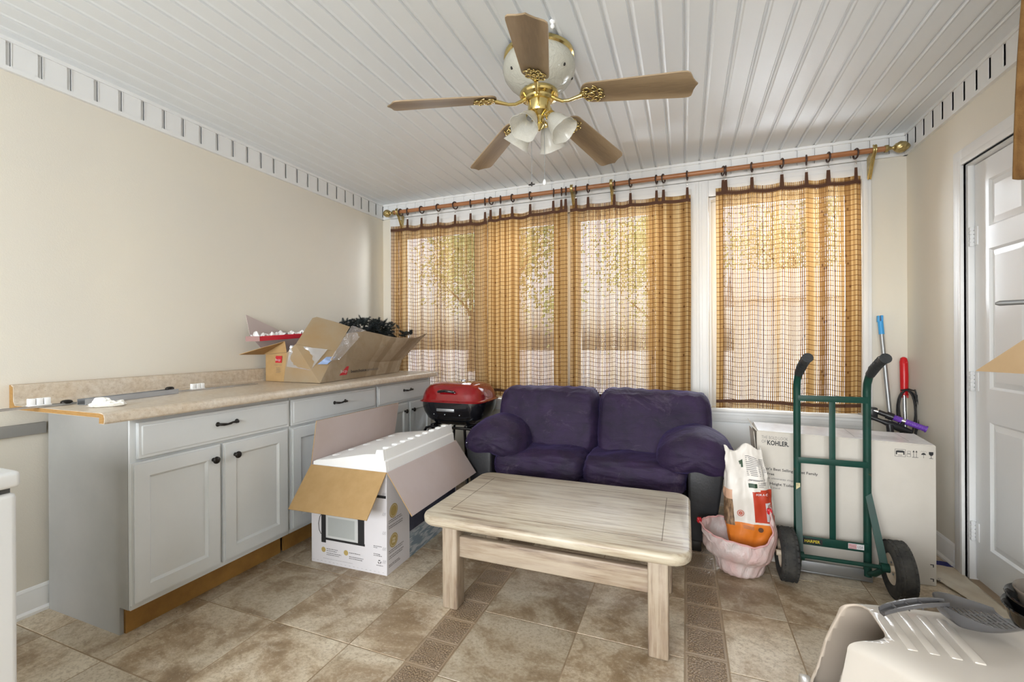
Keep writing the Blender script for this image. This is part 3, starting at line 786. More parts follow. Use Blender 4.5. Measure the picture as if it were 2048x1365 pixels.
# ------------------------------------------------------------------ outdoors
def outdoors():
    G = M('dry_lawn', (0.52, 0.51, 0.52), 0.95, col2=(0.40, 0.41, 0.38), nscale=0.5, bump=0.3, bscale=12)
    mb = MB(); mb.box((-45, YB+WT+0.02, -0.6), (45, 70, -0.35)); tag(obj('garden_ground', mb, G), kind='structure')
    BARK = M('tree_bark', (0.16, 0.11, 0.08), 0.9, bump=0.8, bscale=14)
    leafs = [M('leaves_green', (0.30, 0.42, 0.16), 0.7, col2=(0.48, 0.56, 0.32), nscale=3),
             M('leaves_olive', (0.38, 0.42, 0.24), 0.7, col2=(0.55, 0.56, 0.40), nscale=2.5)]
    specs = [(-13.5, 13.5, 5.4, 0, 'leftmost green tree in the garden behind the curtains'), (-10.2, 20.5, 7.2, 1, 'olive tree in the garden, second from the left behind the curtains'),
             (-5.2, 13.0, 6.2, 0, 'tall green tree in the garden behind the middle bamboo curtain'), (-0.9, 18.6, 6.6, 0, 'green tree in the garden behind the widest bright pane'),
             (4.4, 22.0, 7.6, 1, 'olive tree in the garden behind the right window'), (7.6, 15.0, 5.6, 0, 'rightmost green tree in the garden behind the right window')]
    for i, (x, y, h, k, lab) in enumerate(specs):
        t = thing('garden_tree', lab, 'tree', (x, y, -0.35), 0, 'trees in the garden')
        mb = MB(); mb.tube([(x, y, -0.36), (x+.06, y, h*.3), (x-.05, y, h*.62)], [.2, .15, .09], 10)
        for a in range(5): mb.tube([(x, y, h*(.25+.06*a)), (x+math.cos(a*1.3+i)*h*.18, y+math.sin(a*1.3+i)*h*.18, h*(.42+.07*a))], [.07, .03], 7)
        obj('trunk', mb, BARK, t)
        mb = MB(); rnd = random.Random(i)
        cl = []
        for _ in range(22):
            a = rnd.random()*2*PI; rr_ = rnd.random()**.6*h*.30; cl.append((Vector((x+math.cos(a)*rr_, y+math.sin(a)*rr_, h*(.34+.62*rnd.random()))), h*(.10+.08*rnd.random())))
        for _ in range(7000):     # single leaves, loosely clustered
            c, s_ = cl[int(rnd.random()*len(cl))]
            q = Vector((rnd.gauss(0, 1), rnd.gauss(0, 1), rnd.gauss(0, .8)))*s_*0.62; n_ = Vector((rnd.uniform(-1, 1), rnd.uniform(-1, 1), rnd.uniform(-1, 1))).normalized()
            e1 = n_.orthogonal().normalized()*rnd.uniform(.05, .10); e2 = n_.cross(e1).normalized()*rnd.uniform(.03, .055); p = c+q
            mb.bm.faces.new([mb.bm.verts.new(v) for v in (p-e1, p-e2, p+e1, p+e2)])
        mb.recalc = False
        tag(obj('crown', mb, leafs[k], t, 80), kind='stuff')
    # low white outbuilding
    b = thing('garden_shed', 'long low white outbuilding across the garden behind the right window', 'shed', (2.9, 11.5, -0.35))
    mb = MB(); mb.box((1.2, 11.0, -0.36), (5.0, 13.0, 2.05)); obj('walls', mb, M('shed_siding', (0.80, 0.80, 0.82), 0.7), b)
    mb = MB(); mb.prism([(1.0, 10.8, 2.05), (5.2, 10.8, 2.05), (5.2, 12.0, 2.75), (1.0, 12.0, 2.75)], (0, 0, .08)); mb.prism([(1.0, 13.2, 2.05), (5.2, 13.2, 2.05), (5.2, 12.0, 2.75), (1.0, 12.0, 2.75)], (0, 0, .08))
    mb.prism([(1.2, 11.0, 2.05), (1.2, 13.0, 2.05), (1.2, 12.0, 2.72)], (3.8, 0, 0)); obj('roof', mb, M('shed_roof', (0.55, 0.56, 0.60), 0.6), b)
    mb = MB(); mb.box((2.6, 10.97, -0.35), (3.5, 11.0, 1.65), .005); obj('door', mb, M('shed_door', (0.60, 0.62, 0.70), 0.6), b)
outdoors()

# ------------------------------------------------------------------ woven bamboo curtains
def bamboo():
    m, nt, out = new_mat('woven_bamboo')
    at = nt.nodes.new('ShaderNodeAttribute'); at.attribute_name = 'weave'     # x: metres across, y: metres down, z: how tightly packed
    sp = nt.nodes.new('ShaderNodeSeparateXYZ'); L(nt, at.outputs['Vector'], sp.inputs[0])
    u, v, den = sp.outputs
    wob = noise_(nt, at.outputs['Vector'], 1.3, 2)
    uu = math_(nt, 'ADD', u, math_(nt, 'MULTIPLY', wob, 0.004))
    s = math_(nt, 'DIVIDE', uu, 0.0112); idn = math_(nt, 'FLOOR', s); f = math_(nt, 'FRACT', s)
    wn_ = nt.nodes.new('ShaderNodeTexWhiteNoise'); wn_.noise_dimensions = '1D'; L(nt, idn, wn_.inputs['W']); r1 = wn_.outputs['Value']
    wn2 = nt.nodes.new('ShaderNodeTexWhiteNoise'); wn2.noise_dimensions = '1D'; L(nt, math_(nt, 'ADD', idn, 311.7), wn2.inputs['W']); r2 = wn2.outputs['Value']
    seg = math_(nt, 'FLOOR', math_(nt, 'ADD', math_(nt, 'DIVIDE', v, 0.0318), math_(nt, 'MULTIPLY', r2, 0.0)))
    wn3 = nt.nodes.new('ShaderNodeTexWhiteNoise'); wn3.noise_dimensions = '2D'
    cb = nt.nodes.new('ShaderNodeCombineXYZ'); L(nt, idn, cb.inputs[0]); L(nt, seg, cb.inputs[1]); L(nt, cb.outputs[0], wn3.inputs['Vector']); r3 = wn3.outputs['Value']
    wid = math_(nt, 'ADD', math_(nt, 'MULTIPLY_ADD', r1, 0.16, 0.56), math_(nt, 'MULTIPLY', den, 0.46))
    wid = math_(nt, 'ADD', wid, math_(nt, 'MULTIPLY', math_(nt, 'SUBTRACT', r3, 0.5), 0.05))
    slat = math_(nt, 'LESS_THAN', f, wid)
    fv = math_(nt, 'FRACT', math_(nt, 'DIVIDE', v, 0.0318))
    thr = math_(nt, 'LESS_THAN', fv, 0.10)
    # knots: short dark dashes at random heights on some slats
    kv = math_(nt, 'FRACT', math_(nt, 'ADD', math_(nt, 'MULTIPLY', v, 2.9), math_(nt, 'MULTIPLY', r1, 9.3)))
    knot = math_(nt, 'MULTIPLY', math_(nt, 'LESS_THAN', kv, 0.045), math_(nt, 'LESS_THAN', r2, 0.22))
    alpha = math_(nt, 'MAXIMUM', slat, thr)
    c = ramp(nt, r2, [(0.0, (0.15, 0.078, 0.026)), (0.35, (0.27, 0.155, 0.058)), (0.7, (0.37, 0.235, 0.098)), (1.0, (0.48, 0.35, 0.18))])
    c = mixc(nt, ramp(nt, r3, [(0.0, 0.25), (0.6, 0.0)]), c, (0.30, 0.16, 0.05))
    edge = math_(nt, 'LESS_THAN', f, 0.10)
    c = mixc(nt, math_(nt, 'MULTIPLY', edge, 0.55), c, (0.18, 0.09, 0.03))
    c = mixc(nt, math_(nt, 'MULTIPLY', knot, 0.8), c, (0.08, 0.035, 0.012))
    c = mixc(nt, thr, c, (0.075, 0.028, 0.012))
    df = nt.nodes.new('ShaderNodeBsdfDiffuse'); tl = nt.nodes.new('ShaderNodeBsdfTranslucent'); tp = nt.nodes.new('ShaderNodeBsdfTransparent')
    L(nt, c, df.inputs[0]); L(nt, mixc(nt, 0.35, c, (1.0, 0.64, 0.34), 'MULTIPLY'), tl.inputs[0])
    m1 = nt.nodes.new('ShaderNodeMixShader'); m1.inputs[0].default_value = 0.24; L(nt, df.outputs[0], m1.inputs[1]); L(nt, tl.outputs[0], m1.inputs[2])
    m2 = nt.nodes.new('ShaderNodeMixShader'); L(nt, alpha, m2.inputs[0]); L(nt, tp.outputs[0], m2.inputs[1]); L(nt, m1.outputs[0], m2.inputs[2])
    L(nt, m2.outputs[0], out.inputs[0]); return m
BAMBOO = bamboo()
TAPE = M('brown_tape', (0.085, 0.035, 0.018), 0.85, bump=0.2, bscale=300)
RINGW = M('dark_ring', (0.05, 0.025, 0.018), 0.35)
RODW = M('rod_wood', (0.42, 0.19, 0.085), 0.38, col2=(0.33, 0.13, 0.05), nscale=4, stretch=(1, 20, 20))
NICKEL = M('clip_nickel', (0.75, 0.72, 0.68), 0.3, 0.9)
ROD_Z, ROD_Y = 2.356, 3.400
DENS = [(-2.50, .30), (-2.40, .55), (-2.34, .20), (-2.20, .40), (-2.12, .15), (-1.98, .50), (-1.94, .20), (-1.80, .30), (-1.62, .28), (-1.555, .55),
        (-1.53, .75), (-1.50, .98), (-1.27, .95), (-1.235, .35), (-1.12, .30), (-0.965, .12), (-0.945, .95), (-0.87, .90), (-0.84, .12), (-0.80, .95), (-0.775, .9), (-0.755, .12),
        (-0.45, .10), (-0.44, .55), (-0.42, .10), (-0.27, .15), (-0.24, .70), (-0.15, .80), (-0.14, .98), (0.04, .95), (0.18, .95), (0.245, .92), (0.262, .05),
        (0.40, .10), (0.55, .04), (0.575, .5), (0.60, .04), (0.725, .06), (0.745, .92), (0.78, .88), (0.80, .12), (0.815, .7), (0.85, .6), (0.865, .05), (0.91, .15), (0.935, .75), (1.03, .80)]
def dens(x):
    for (a, p), (b, q) in zip(DENS, DENS[1:]):
        if a <= x <= b: return p + (q-p)*(x-a)/(b-a)
    return 0.5
def curtain(label, x0, x1, tabs, zt, zb, amp, seed, yoff=0.0):
    c = thing('bamboo_curtain', label, 'curtain', ((x0+x1)/2, ROD_Y, zb), 0, 'woven bamboo curtains on the rod')
    rnd = random.Random(seed)
    ks = [x0-0.03] + tabs + [x1+0.03]
    sg = [rnd.choice((-1, 1)) if i == 0 else 0 for i in range(len(ks))]
    am = [amp*(0.55+0.7*rnd.random()) for _ in ks]
    def Y(x, v=0):
        for i, (a, b) in enumerate(zip(ks, ks[1:])):
            if a <= x <= b and b > a:
                t = (x-a)/(b-a); sgn = 1 if i % 2 else -1
                return ROD_Y + yoff + sgn*am[i]*min(1, (b-a)/0.13)*math.sin(PI*t)*(0.75+0.35*v) + 0.004*math.sin(x*57+seed)*v
        return ROD_Y + yoff
    def Z(x):
        s_ = 0.0
        for a, b in zip(ks, ks[1:]):
            if a <= x <= b and b > a: s_ = -0.010*math.sin(PI*(x-a)/(b-a))*min(1, (b-a)/0.14)
        f = (x-x0)/(x1-x0); return zt[0] + (zt[1]-zt[0])*f + s_
    nx = max(8, int((x1-x0)/0.012)); nz = 16
    def build(z_a, z_b, off, mat, name, weave):
        mb = MB(); g = []; uv = []
        ua = 0.0; px_ = None
        for i in range(nx+1):
            x = x0 + (x1-x0)*i/nx; row = []
            if px_ is not None: ua += math.hypot(x-px_[0], Y(x)-px_[1])
            px_ = (x, Y(x))
            ztop = Z(x)
            for j in range(nz+1):
                h = z_a(ztop, x) + (z_b(ztop, x)-z_a(ztop, x))*j/nz
                v = (ztop-h)/(ztop-zb)
                row.append(mb.bm.verts.new((x + 0.006*math.sin(h*2.2+seed)*v, Y(x, v)-off, h))); uv.append((ua + seed*1.37, ztop-h + seed*.011, dens(x)))
            g.append(row)
        for i in range(nx):
            for j in range(nz): mb.bm.faces.new((g[i][j], g[i][j+1], g[i+1][j+1], g[i+1][j]))
        mb.recalc = False
        o = obj(name, mb, mat, c)
        if weave:
            a = o.data.attributes.new('weave', 'FLOAT_VECTOR', 'POINT')
            for k, q in enumerate(uv): a.data[k].vector = q
        return o
    wob = lambda x: 0.006*math.sin(x*9+seed)
    build(lambda t, x: t, lambda t, x: zb + wob(x), 0, BAMBOO, 'woven_panel', True)
    build(lambda t, x: t-0.026, lambda t, x: t-0.050, 0.0025, TAPE, 'header_band', False)
    build(lambda t, x: zb+wob(x)+0.058, lambda t, x: zb+wob(x)+0.036, 0.0025, TAPE, 'hem_band', False)
    for x in tabs:
        mb = MB(); w = 0.009 + 0.003*rnd.random(); t = Z(x); y = Y(x)
        mb.prism([(x-w*1.1, y-0.003, t-0.03), (x+w*1.1, y-0.003, t-0.03), (x+w*.8, y-0.002, t+0.050), (x-w*.8, y-0.002, t+0.050)], (0, 0.003, 0))
        obj('tab', mb, TAPE, c)
    return c
T1 = [-2.322, -2.175, -2.007, -1.839, -1.691, -1.556]
T2 = [-1.501, -1.415, -1.309, -1.154, -0.962, -0.897, -0.862]
T3 = [-0.782, -0.688, -0.490, -0.372, -0.188, -0.140, 0.020]
T4 = [0.250, 0.268, 0.427, 0.603, 0.742, 0.862, 1.008]
curtain('leftmost woven bamboo curtain, hanging beside the left wall above the end of the worktop', -2.500, -1.535, T1, (2.236, 2.212), 0.722, 0.016, 1)
curtain('second woven bamboo curtain from the left, densely woven, between grill and loveseat', -1.525, -0.848, T2, (2.222, 2.236), 0.722, 0.020, 2, -0.008)
curtain('third woven bamboo curtain from the left, over the widest bright pane behind the sofa', -0.828, 0.042, T3, (2.236, 2.214), 0.722, 0.015, 3)
curtain('rightmost woven bamboo curtain, shorter hanging one over the separate right window', 0.203, 1.034, T4, (2.238, 2.212), 0.712, 0.013, 4)

def rod():
    r = thing('curtain_rod', 'long reddish wooden curtain rod with gold pine-cone ends above the windows', 'curtain rod', (-0.68, ROD_Y, ROD_Z))
    mb = MB(); mb.cyl((-2.47, ROD_Y, ROD_Z), (1.165, ROD_Y, ROD_Z), 0.0165, 20); obj('pole', mb, RODW, r)
    for s, x in ((-1, -2.47), (1, 1.165)):
        mb = MB(); mb.M = Matrix.Translation((x, ROD_Y, ROD_Z)) @ Matrix.Rotation(s*PI/2, 4, 'Y')
        mb.lathe([(0, -0.01), (0.0215, -0.01), (0.0215, 0.006), (0.015, 0.010), (0.010, 0.020), (0.0095, 0.030), (0.016, 0.036), (0.014, 0.040)], 20)
        L_ = 0.078
        def wob(a, i): return 1 + 0.07*math.sin(8*a + i*1.05)
        pr = [(0.014, 0.040)] + [(0.031*math.sin(PI*(0.16+0.84*k/12))**0.75 + 0.0015, 0.040 + L_*k/12) for k in range(13)]
        mb.lathe(pr, 40, wob=wob)
        tag(obj('finial', mb, BRASSD, r, 60), 'gold pine-cone finial')
    return r
rod()
def bracket(label, x, curl=False):
    b = thing('rod_bracket', label, 'curtain bracket', (x, YB-0.02, 2.22), 0, 'gold brackets carrying the curtain rod')
    mb = MB()
    prof = [(3.482, 2.245), (3.474, 2.200), (3.452, 2.235), (3.425, 2.285), (3.405, 2.318), (3.385, 2.336), (3.373, 2.352), (3.376, 2.378), (3.390, 2.386),
            (3.380, 2.366), (3.384, 2.350), (3.396, 2.3385), (3.412, 2.340), (3.426, 2.350), (3.445, 2.345), (3.482, 2.340)]
    if curl: prof = [(3.482, 2.36), (3.482, 2.24), (3.470, 2.225), (3.448, 2.262), (3.420, 2.312), (3.396, 2.334), (3.378, 2.352), (3.376, 2.376), (3.388, 2.390), (3.404, 2.386), (3.396, 2.380), (3.384, 2.366), (3.386, 2.352), (3.396, 2.3385), (3.412, 2.340), (3.426, 2.356)]
    for k, (w, i) in enumerate(((0.011, 0), )):
        mb.prism([(x-w, y, z) for y, z in prof], (2*w, 0, 0), 0.002, 1)
    obj('arm', mb, BRASSD, b, 40)
    for s in (-0.006, 0.006):
        mb = MB(); mb.tube([(x+s, y-0.001, z-0.001) for y, z in prof[1:9]], 0.0035, 8); obj('moulded_ridge', mb, BRASS, b, 60)
    return b
bracket('gold bracket at the left end of the curtain rod', -2.425); bracket('gold bracket on the curtain rod, left one of the middle pair', -0.815, True)
bracket('gold bracket on the curtain rod, right one of the middle pair', -0.512, True); bracket('gold bracket at the right end of the curtain rod', 1.100)

ORD = ['first', 'second', 'third', 'fourth', 'fifth', 'sixth', 'seventh', 'eighth', 'ninth', 'tenth', 'eleventh', 'twelfth', 'thirteenth', 'fourteenth',
       'fifteenth', 'sixteenth', 'seventeenth', 'eighteenth', 'nineteenth', 'twentieth', 'twenty-first', 'twenty-second', 'twenty-third', 'twenty-fourth',
       'twenty-fifth', 'twenty-sixth', 'twenty-seventh', 'twenty-eighth', 'twenty-ninth', 'thirtieth']
def rings():
    xs = sorted([-2.395] + T1 + T2 + T3 + T4)
    names = [(len(T1)+1, 'over the leftmost curtain'), (len(T2), 'over the second curtain'), (len(T3), 'over the third curtain'), (len(T4), 'over the rightmost curtain')]
    proto = thing('curtain_ring', 'ring', 'curtain ring', (0, 0, 0), 0, 'dark rings on the curtain rod')
    mb = MB(); mb.ring((0, 0, -0.0070), (1, 0, 0), 0.0295, 0.0052, 32, 10); obj('hoop', mb, RINGW, proto, 60)
    mb = MB(); mb.ring((0, 0, -0.044), (0, 1, 0), 0.005, 0.0012, 14, 6)
    mb.tube([(0, 0, -0.048), (0.001, 0, -0.056), (-0.002, 0, -0.062), (0.001, 0, -0.068)], 0.0016, 6); mb.box((-0.005, -0.004, -0.072), (0.005, 0.004, -0.062), 0.001)
    obj('clip', mb, NICKEL, proto, 60)
    i = 0; first = True
    for n, where in names:
        for k in range(n):
            r = proto if first else copy_tree(proto)
            first = False
            r.location = (xs[i], ROD_Y, ROD_Z); r.rotation_euler = (random.uniform(-.05, .05), 0, random.uniform(-.35, .35))
            r['label'] = 'dark curtain ring %s, %s from its left edge' % (where, ORD[k]); i += 1
rings()

# ------------------------------------------------------------------ ceiling fan
def fanwood():
    m, nt, out = new_mat('fan_blade_oak'); p = nt.nodes.new('ShaderNodeBsdfPrincipled')
    v = coords(nt, 'Object', (2.2, 16, 16)); w = nt.nodes.new('ShaderNodeTexWave'); w.wave_type = 'BANDS'; w.bands_direction = 'Y'
    w.inputs['Scale'].default_value = 0.5; w.inputs['Distortion'].default_value = 9; w.inputs['Detail'].default_value = 3; w.inputs['Detail Scale'].default_value = 0.7
    L(nt, coords(nt, 'Object', (1.3, 7, 7)), w.inputs['Vector'])
    a = noise_(nt, v, 6, 5, 0.6)
    c = ramp(nt, math_(nt, 'ADD', math_(nt, 'MULTIPLY', w.outputs[1], 0.5), math_(nt, 'MULTIPLY', a, 0.5)), [(0.25, (0.20, 0.14, 0.08)), (0.5, (0.28, 0.20, 0.115)), (0.8, (0.36, 0.265, 0.165))])
    L(nt, c, p.inputs['Base Color']); p.inputs['Roughness'].default_value = 0.45
    L(nt, p.outputs[0], out.inputs[0]); return m
def frosted(name, tint, alpha, bump, bs):
    m, nt, out = new_mat(name); p = nt.nodes.new('ShaderNodeBsdfPrincipled')
    p.inputs['Base Color'].default_value = (*tint, 1); p.inputs['Roughness'].default_value = 0.16; p.inputs['Coat Weight'].default_value = 0.4
    tl = nt.nodes.new('ShaderNodeBsdfTranslucent'); tl.inputs[0].default_value = (*tint, 1); tp = nt.nodes.new('ShaderNodeBsdfTransparent')
    m1 = nt.nodes.new('ShaderNodeMixShader'); m1.inputs[0].default_value = 0.4; L(nt, p.outputs[0], m1.inputs[1]); L(nt, tl.outputs[0], m1.inputs[2])
    m2 = nt.nodes.new('ShaderNodeMixShader'); m2.inputs[0].default_value = alpha; L(nt, tp.outputs[0], m2.inputs[1]); L(nt, m1.outputs[0], m2.inputs[2])
    b = nt.nodes.new('ShaderNodeBump'); b.inputs['Strength'].default_value = bump; b.inputs['Distance'].default_value = 0.004
    L(nt, ramp(nt, noise_(nt, coords(nt, 'Object'), bs, 3, 0.5, 2.2), [(0.44, 0.0), (0.50, 1.0), (0.56, 0.0)]), b.inputs['Height']); L(nt, b.outputs[0], p.inputs['Normal'])
    L(nt, m2.outputs[0], out.inputs[0]); return m
def fan():
    cx, cy = -0.608, 1.918
    f = thing('ceiling_fan', 'brass ceiling fan with five oak blades and frosted glass lamp shades', 'ceiling fan', (cx, cy, ZC))
    OAK = fanwood(); SH = frosted('frosted_shade_glass', (0.82, 0.81, 0.75), 0.60, 0.5, 30); BOWL = frosted('milk_glass', (0.76, 0.75, 0.66), 0.95, 0.45, 17)
    def lz(prof, z0=0): return [(r, z) for r, z in prof]
    mb = MB(); mb.M = Matrix.Translation((cx, cy, 0)); mb.lathe([(0, 2.4699), (0.150, 2.4699), (0.158, 2.462), (0.158, 2.448), (0.150, 2.440), (0, 2.440)], 48); obj('canopy_ring', mb, BRASS, f, 30)
    mb = MB(); mb.M = Matrix.Translation((cx, cy, 0))
    mb.lathe([(0.150, 2.442), (0.160, 2.425), (0.163, 2.400), (0.156, 2.372), (0.138, 2.345), (0.112, 2.320), (0.088, 2.304), (0.076, 2.298), (0, 2.297)], 48)
    tag(obj('motor_bowl', mb, BOWL, f, 50), 'embossed milk-white glass bowl round the motor')
    for a in (235, 290, 335, 20, 110, 160):
        mb = MB(); t = math.radians(a); mb.blob((cx+0.147*math.cos(t), cy+0.147*math.sin(t), 2.362), (0.006, 0.006, 0.008), (2,)*3, 4); obj('vent_dot', mb, BLACKM, f)
    mb = MB(); mb.M = Matrix.Translation((cx, cy, 0))
    mb.lathe([(0, 2.300), (0.080, 2.300), (0.086, 2.294), (0.088, 2.284), (0.084, 2.276), (0.066, 2.270), (0.064, 2.262), (0.056, 2.256), (0.0, 2.256)], 40); obj('hub', mb, BRASS, f, 30)
    mb = MB(); mb.M = Matrix.Translation((cx, cy, 0))
    mb.lathe([(0, 2.258), (0.050, 2.258), (0.051, 2.215), (0.047, 2.206), (0.034, 2.198), (0.020, 2.190), (0.017, 2.160), (0.022, 2.150), (0.014, 2.138), (0.006, 2.128), (0, 2.126)], 32); obj('switch_housing', mb, BRASS, f, 30)
    # blades: rise towards the hub, each pitched about its own length
    for k, ang in enumerate((68, 140, 212, 284, 356)):
        t = math.radians(ang)
        R = Matrix.Rotation(t, 4, 'Z')
        rt = Vector((0.195, 0, 2.250)); tip = Vector((0.662, 0, 2.175)); d = (tip-rt); Lb = d.length
        slope = math.atan2(d.z, d.x)
        T = R @ Matrix.Translation((0.195, 0, 2.250-ZC)) @ Matrix.Rotation(-slope, 4, 'Y') @ Matrix.Rotation(math.radians(-13), 4, 'X')
        out_ = []
        def half(u):   # half width along the blade 0..Lb
            return 0.057 + 0.013*(u/Lb)
        pts = []
        n = 8
        for i in range(n+1): a = PI/2 + PI/2*i/n*1.0; pts.append((0.045 + 0.045*math.cos(a), half(0)*math.sin(a)*1.0))
        up = [(0.0+0.045*(1-math.cos(PI/2*i/n)), half(0)*math.sin(PI/2*i/n)) for i in range(n+1)]
        e = Lb
        end = [(e-0.055, half(e)), (e-0.036, half(e)-0.002), (e-0.026, half(e)-0.010), (e-0.021, half(e)-0.024), (e-0.017, half(e)-0.040), (e-0.008, half(e)-0.058), (e, 0.0)]
        top = up + end
        poly = top + [(x, -y) for x, y in top[::-1] if y > 1e-6]
        if abs(poly[0][1]) < 1e-9 and abs(poly[-1][1]) < 1e-9: poly = poly[:-1]
        mb = MB(); mb.prism([(x, y, -0.003) for x, y in poly], (0, 0, 0.006), 0.0012, 1)
        b = obj('blade', mb, OAK, f, 30, local=True); b.matrix_local = T
        # blade iron: arm from the hub and an openwork medallion under the blade root
        mb = MB(); mb.M = T.inverted() @ R @ Matrix.Translation((0, 0, -ZC))
        mb.tube([(0.058, 0, 2.268), (0.085, 0, 2.250), (0.110, 0, 2.236), (0.140, 0, 2.232), (0.170, 0, 2.236), (0.200, 0, 2.240)], [0.010, .008, .007, .007, .008, .010], 10)
        mb.M = Matrix()
        z = -0.0075
        def scroll(x0, y0, r0, turns, s, ph):
            P = []
            for i in range(15): a = ph + s*turns*2*PI*i/14; rr_ = r0*(1-0.72*i/14); P.append((x0+rr_*math.cos(a), y0+rr_*math.sin(a), z-0.002*math.sin(PI*i/14)))
            mb.tube(P, [0.0036*(1-.35*i/14) for i in range(15)], 7)
        for s in (-1, 1):
            scroll(0.030, s*0.024, 0.021, 1.2, s, -PI/2*s); scroll(0.062, s*0.027, 0.018, 1.2, -s, PI/2*s); scroll(0.086, s*0.013, 0.014, 1.1, s, 0); scroll(0.012, s*0.012, 0.012, 1.0, s, PI)
        mb.blob((0.048, 0, z-0.001), (0.016, 0.012, 0.006), (2.2,)*3, 5); mb.blob((0.088, 0, z), (0.012, 0.006, 0.004), (2,)*3, 4); mb.blob((0.014, 0, z), (0.018, 0.008, 0.005), (2,)*3, 4)
        ir = obj('blade_iron', mb, BRASS, f, 60, local=True); ir.matrix_local = T
    # four tulip shades on brass elbows
    for ang in (256, 346, 76, 166):
        t = math.radians(ang); c, s = math.cos(t), math.sin(t)
        p0 = Vector((cx+0.015*c, cy+0.015*s, 2.185)); p1 = Vector((cx+0.042*c, cy+0.042*s, 2.186)); p2 = Vector((cx+0.060*c, cy+0.060*s, 2.178))
        mb = MB(); mb.tube([p0, p1, p2], 0.008, 10)
        tilt = math.radians(142)
        Tm = Matrix.Translation((cx, cy, 0)) @ Matrix.Rotation(t, 4, 'Z') @ Matrix.Translation((0.056, 0, 2.182)) @ Matrix.Rotation(tilt, 4, 'Y')
        mb.M = Tm; mb.lathe([(0, -0.004), (0.020, -0.004), (0.024, 0.004), (0.024, 0.018), (0.020, 0.020), (0, 0.020)], 20)
        el = obj('lamp_arm', mb, BRASS, f, 40)
        mb = MB(); mb.M = Tm
        def wob(a, i): return 1 + (0.0, 0.0, 0.01, 0.02, 0.03, 0.05, 0.075, 0.09, 0.09, 0.075, 0.05, 0.03, 0.02, 0)[min(i, 13)]*abs(math.cos(2.5*a))*1.5
        mb.lathe([(0.021, 0.010), (0.027, 0.020), (0.036, 0.038), (0.043, 0.058), (0.047, 0.078), (0.052, 0.095), (0.057, 0.108), (0.059, 0.116), (0.0570, 0.116), (0.0548, 0.107), (0.0495, 0.093), (0.0445, 0.077), (0.0405, 0.058), (0.0335, 0.038), (0.0245, 0.020)], 36, caps=False, wob=wob)
        obj('lamp_shade', mb, SH, f, 60)
        mb = MB(); mb.M = Tm; mb.lathe([(0, 0.020), (0.013, 0.020), (0.013, 0.040), (0.008, 0.042), (0.008, 0.048), (0, 0.048)], 14); obj('socket', mb, DULLST, f)
    # pull chains
    for x, y, ztop, zbot, kind in ((-0.637, 1.895, 2.20, 1.885, 0), (-0.580, 1.905, 2.20, 1.900, 1)):
        mb = MB(); n = 90; P = []; rr_ = []
        for i in range(n+1): P.append((x, y, ztop+(zbot-ztop)*i/n)); rr_.append(0.0017 if i % 2 else 0.0007)
        mb.tube(P, rr_, 6); ch = obj('pull_chain', mb, DULLST, f, 60)
        mb = MB()
        if kind: mb.M = Matrix.Translation((x, y, zbot-0.026)); mb.lathe([(0, 0), (0.006, 0.002), (0.0085, 0.010), (0.006, 0.020), (0.003, 0.026), (0, 0.027)], 14); obj('glass_fob', mb, PVCW, ch, 60)
        else: mb.blob((x, y, zbot-0.004), (0.016, 0.004, 0.0035), (2.4,)*3, 4); mb.blob((x, y, zbot-.002), (0.004, 0.004, 0.010), (2.4,)*3, 4); obj('fan_shaped_fob', mb, BLACKM, ch, 60)
    # small crystal drop hook beside the motor on the ceiling
    mb = MB(); mb.M = Matrix.Translation((-0.492, 1.735, 0)); mb.lathe([(0, 2.4699), (0.012, 2.4699), (0.010, 2.462), (0.004, 2.458), (0.008, 2.452), (0.009, 2.446), (0.005, 2.440), (0, 2.438)], 12)
    tag(obj('ceiling_hook', mb, PVCW), 'small white glass knob on the ceiling right of the front fan blade', 'ceiling hook')
fan()

# ------------------------------------------------------------------ purple loveseat
def velvet():
    m, nt, out = new_mat('purple_velour'); p = nt.nodes.new('ShaderNodeBsdfPrincipled')
    v = coords(nt, 'Object')
    a = noise_(nt, v, 7, 5, 0.65, 0.6); d = noise_(nt, v, 3.2, 6, 0.75, 1.0); f = noise_(nt, v, 300, 2, 0.5)
    c = ramp(nt, a, [(0.3, (0.008, 0.003, 0.018)), (0.7, (0.024, 0.008, 0.045))])
    c = mixc(nt, ramp(nt, d, [(0.57, 0.0), (0.72, 0.40)]), c, (0.17, 0.13, 0.17))      # dust and pet hair
    L(nt, c, p.inputs['Base Color']); p.inputs['Roughness'].default_value = 0.75
    p.inputs['Sheen Weight'].default_value = 0.11; p.inputs['Sheen Roughness'].default_value = 0.35; p.inputs['Sheen Tint'].default_value = (0.36, 0.27, 0.95, 1)
    w = noise_(nt, coords(nt, 'Object', (1, 1, 2.2)), 9, 4, 0.6, 1.5)
    bp = nt.nodes.new('ShaderNodeBump'); bp.inputs['Strength'].default_value = 0.55; bp.inputs['Distance'].default_value = 0.012
    L(nt, math_(nt, 'ADD', w, math_(nt, 'MULTIPLY', f, 0.05)), bp.inputs['Height']); L(nt, bp.outputs[0], p.inputs['Normal'])
    L(nt, p.outputs[0], out.inputs[0]); return m
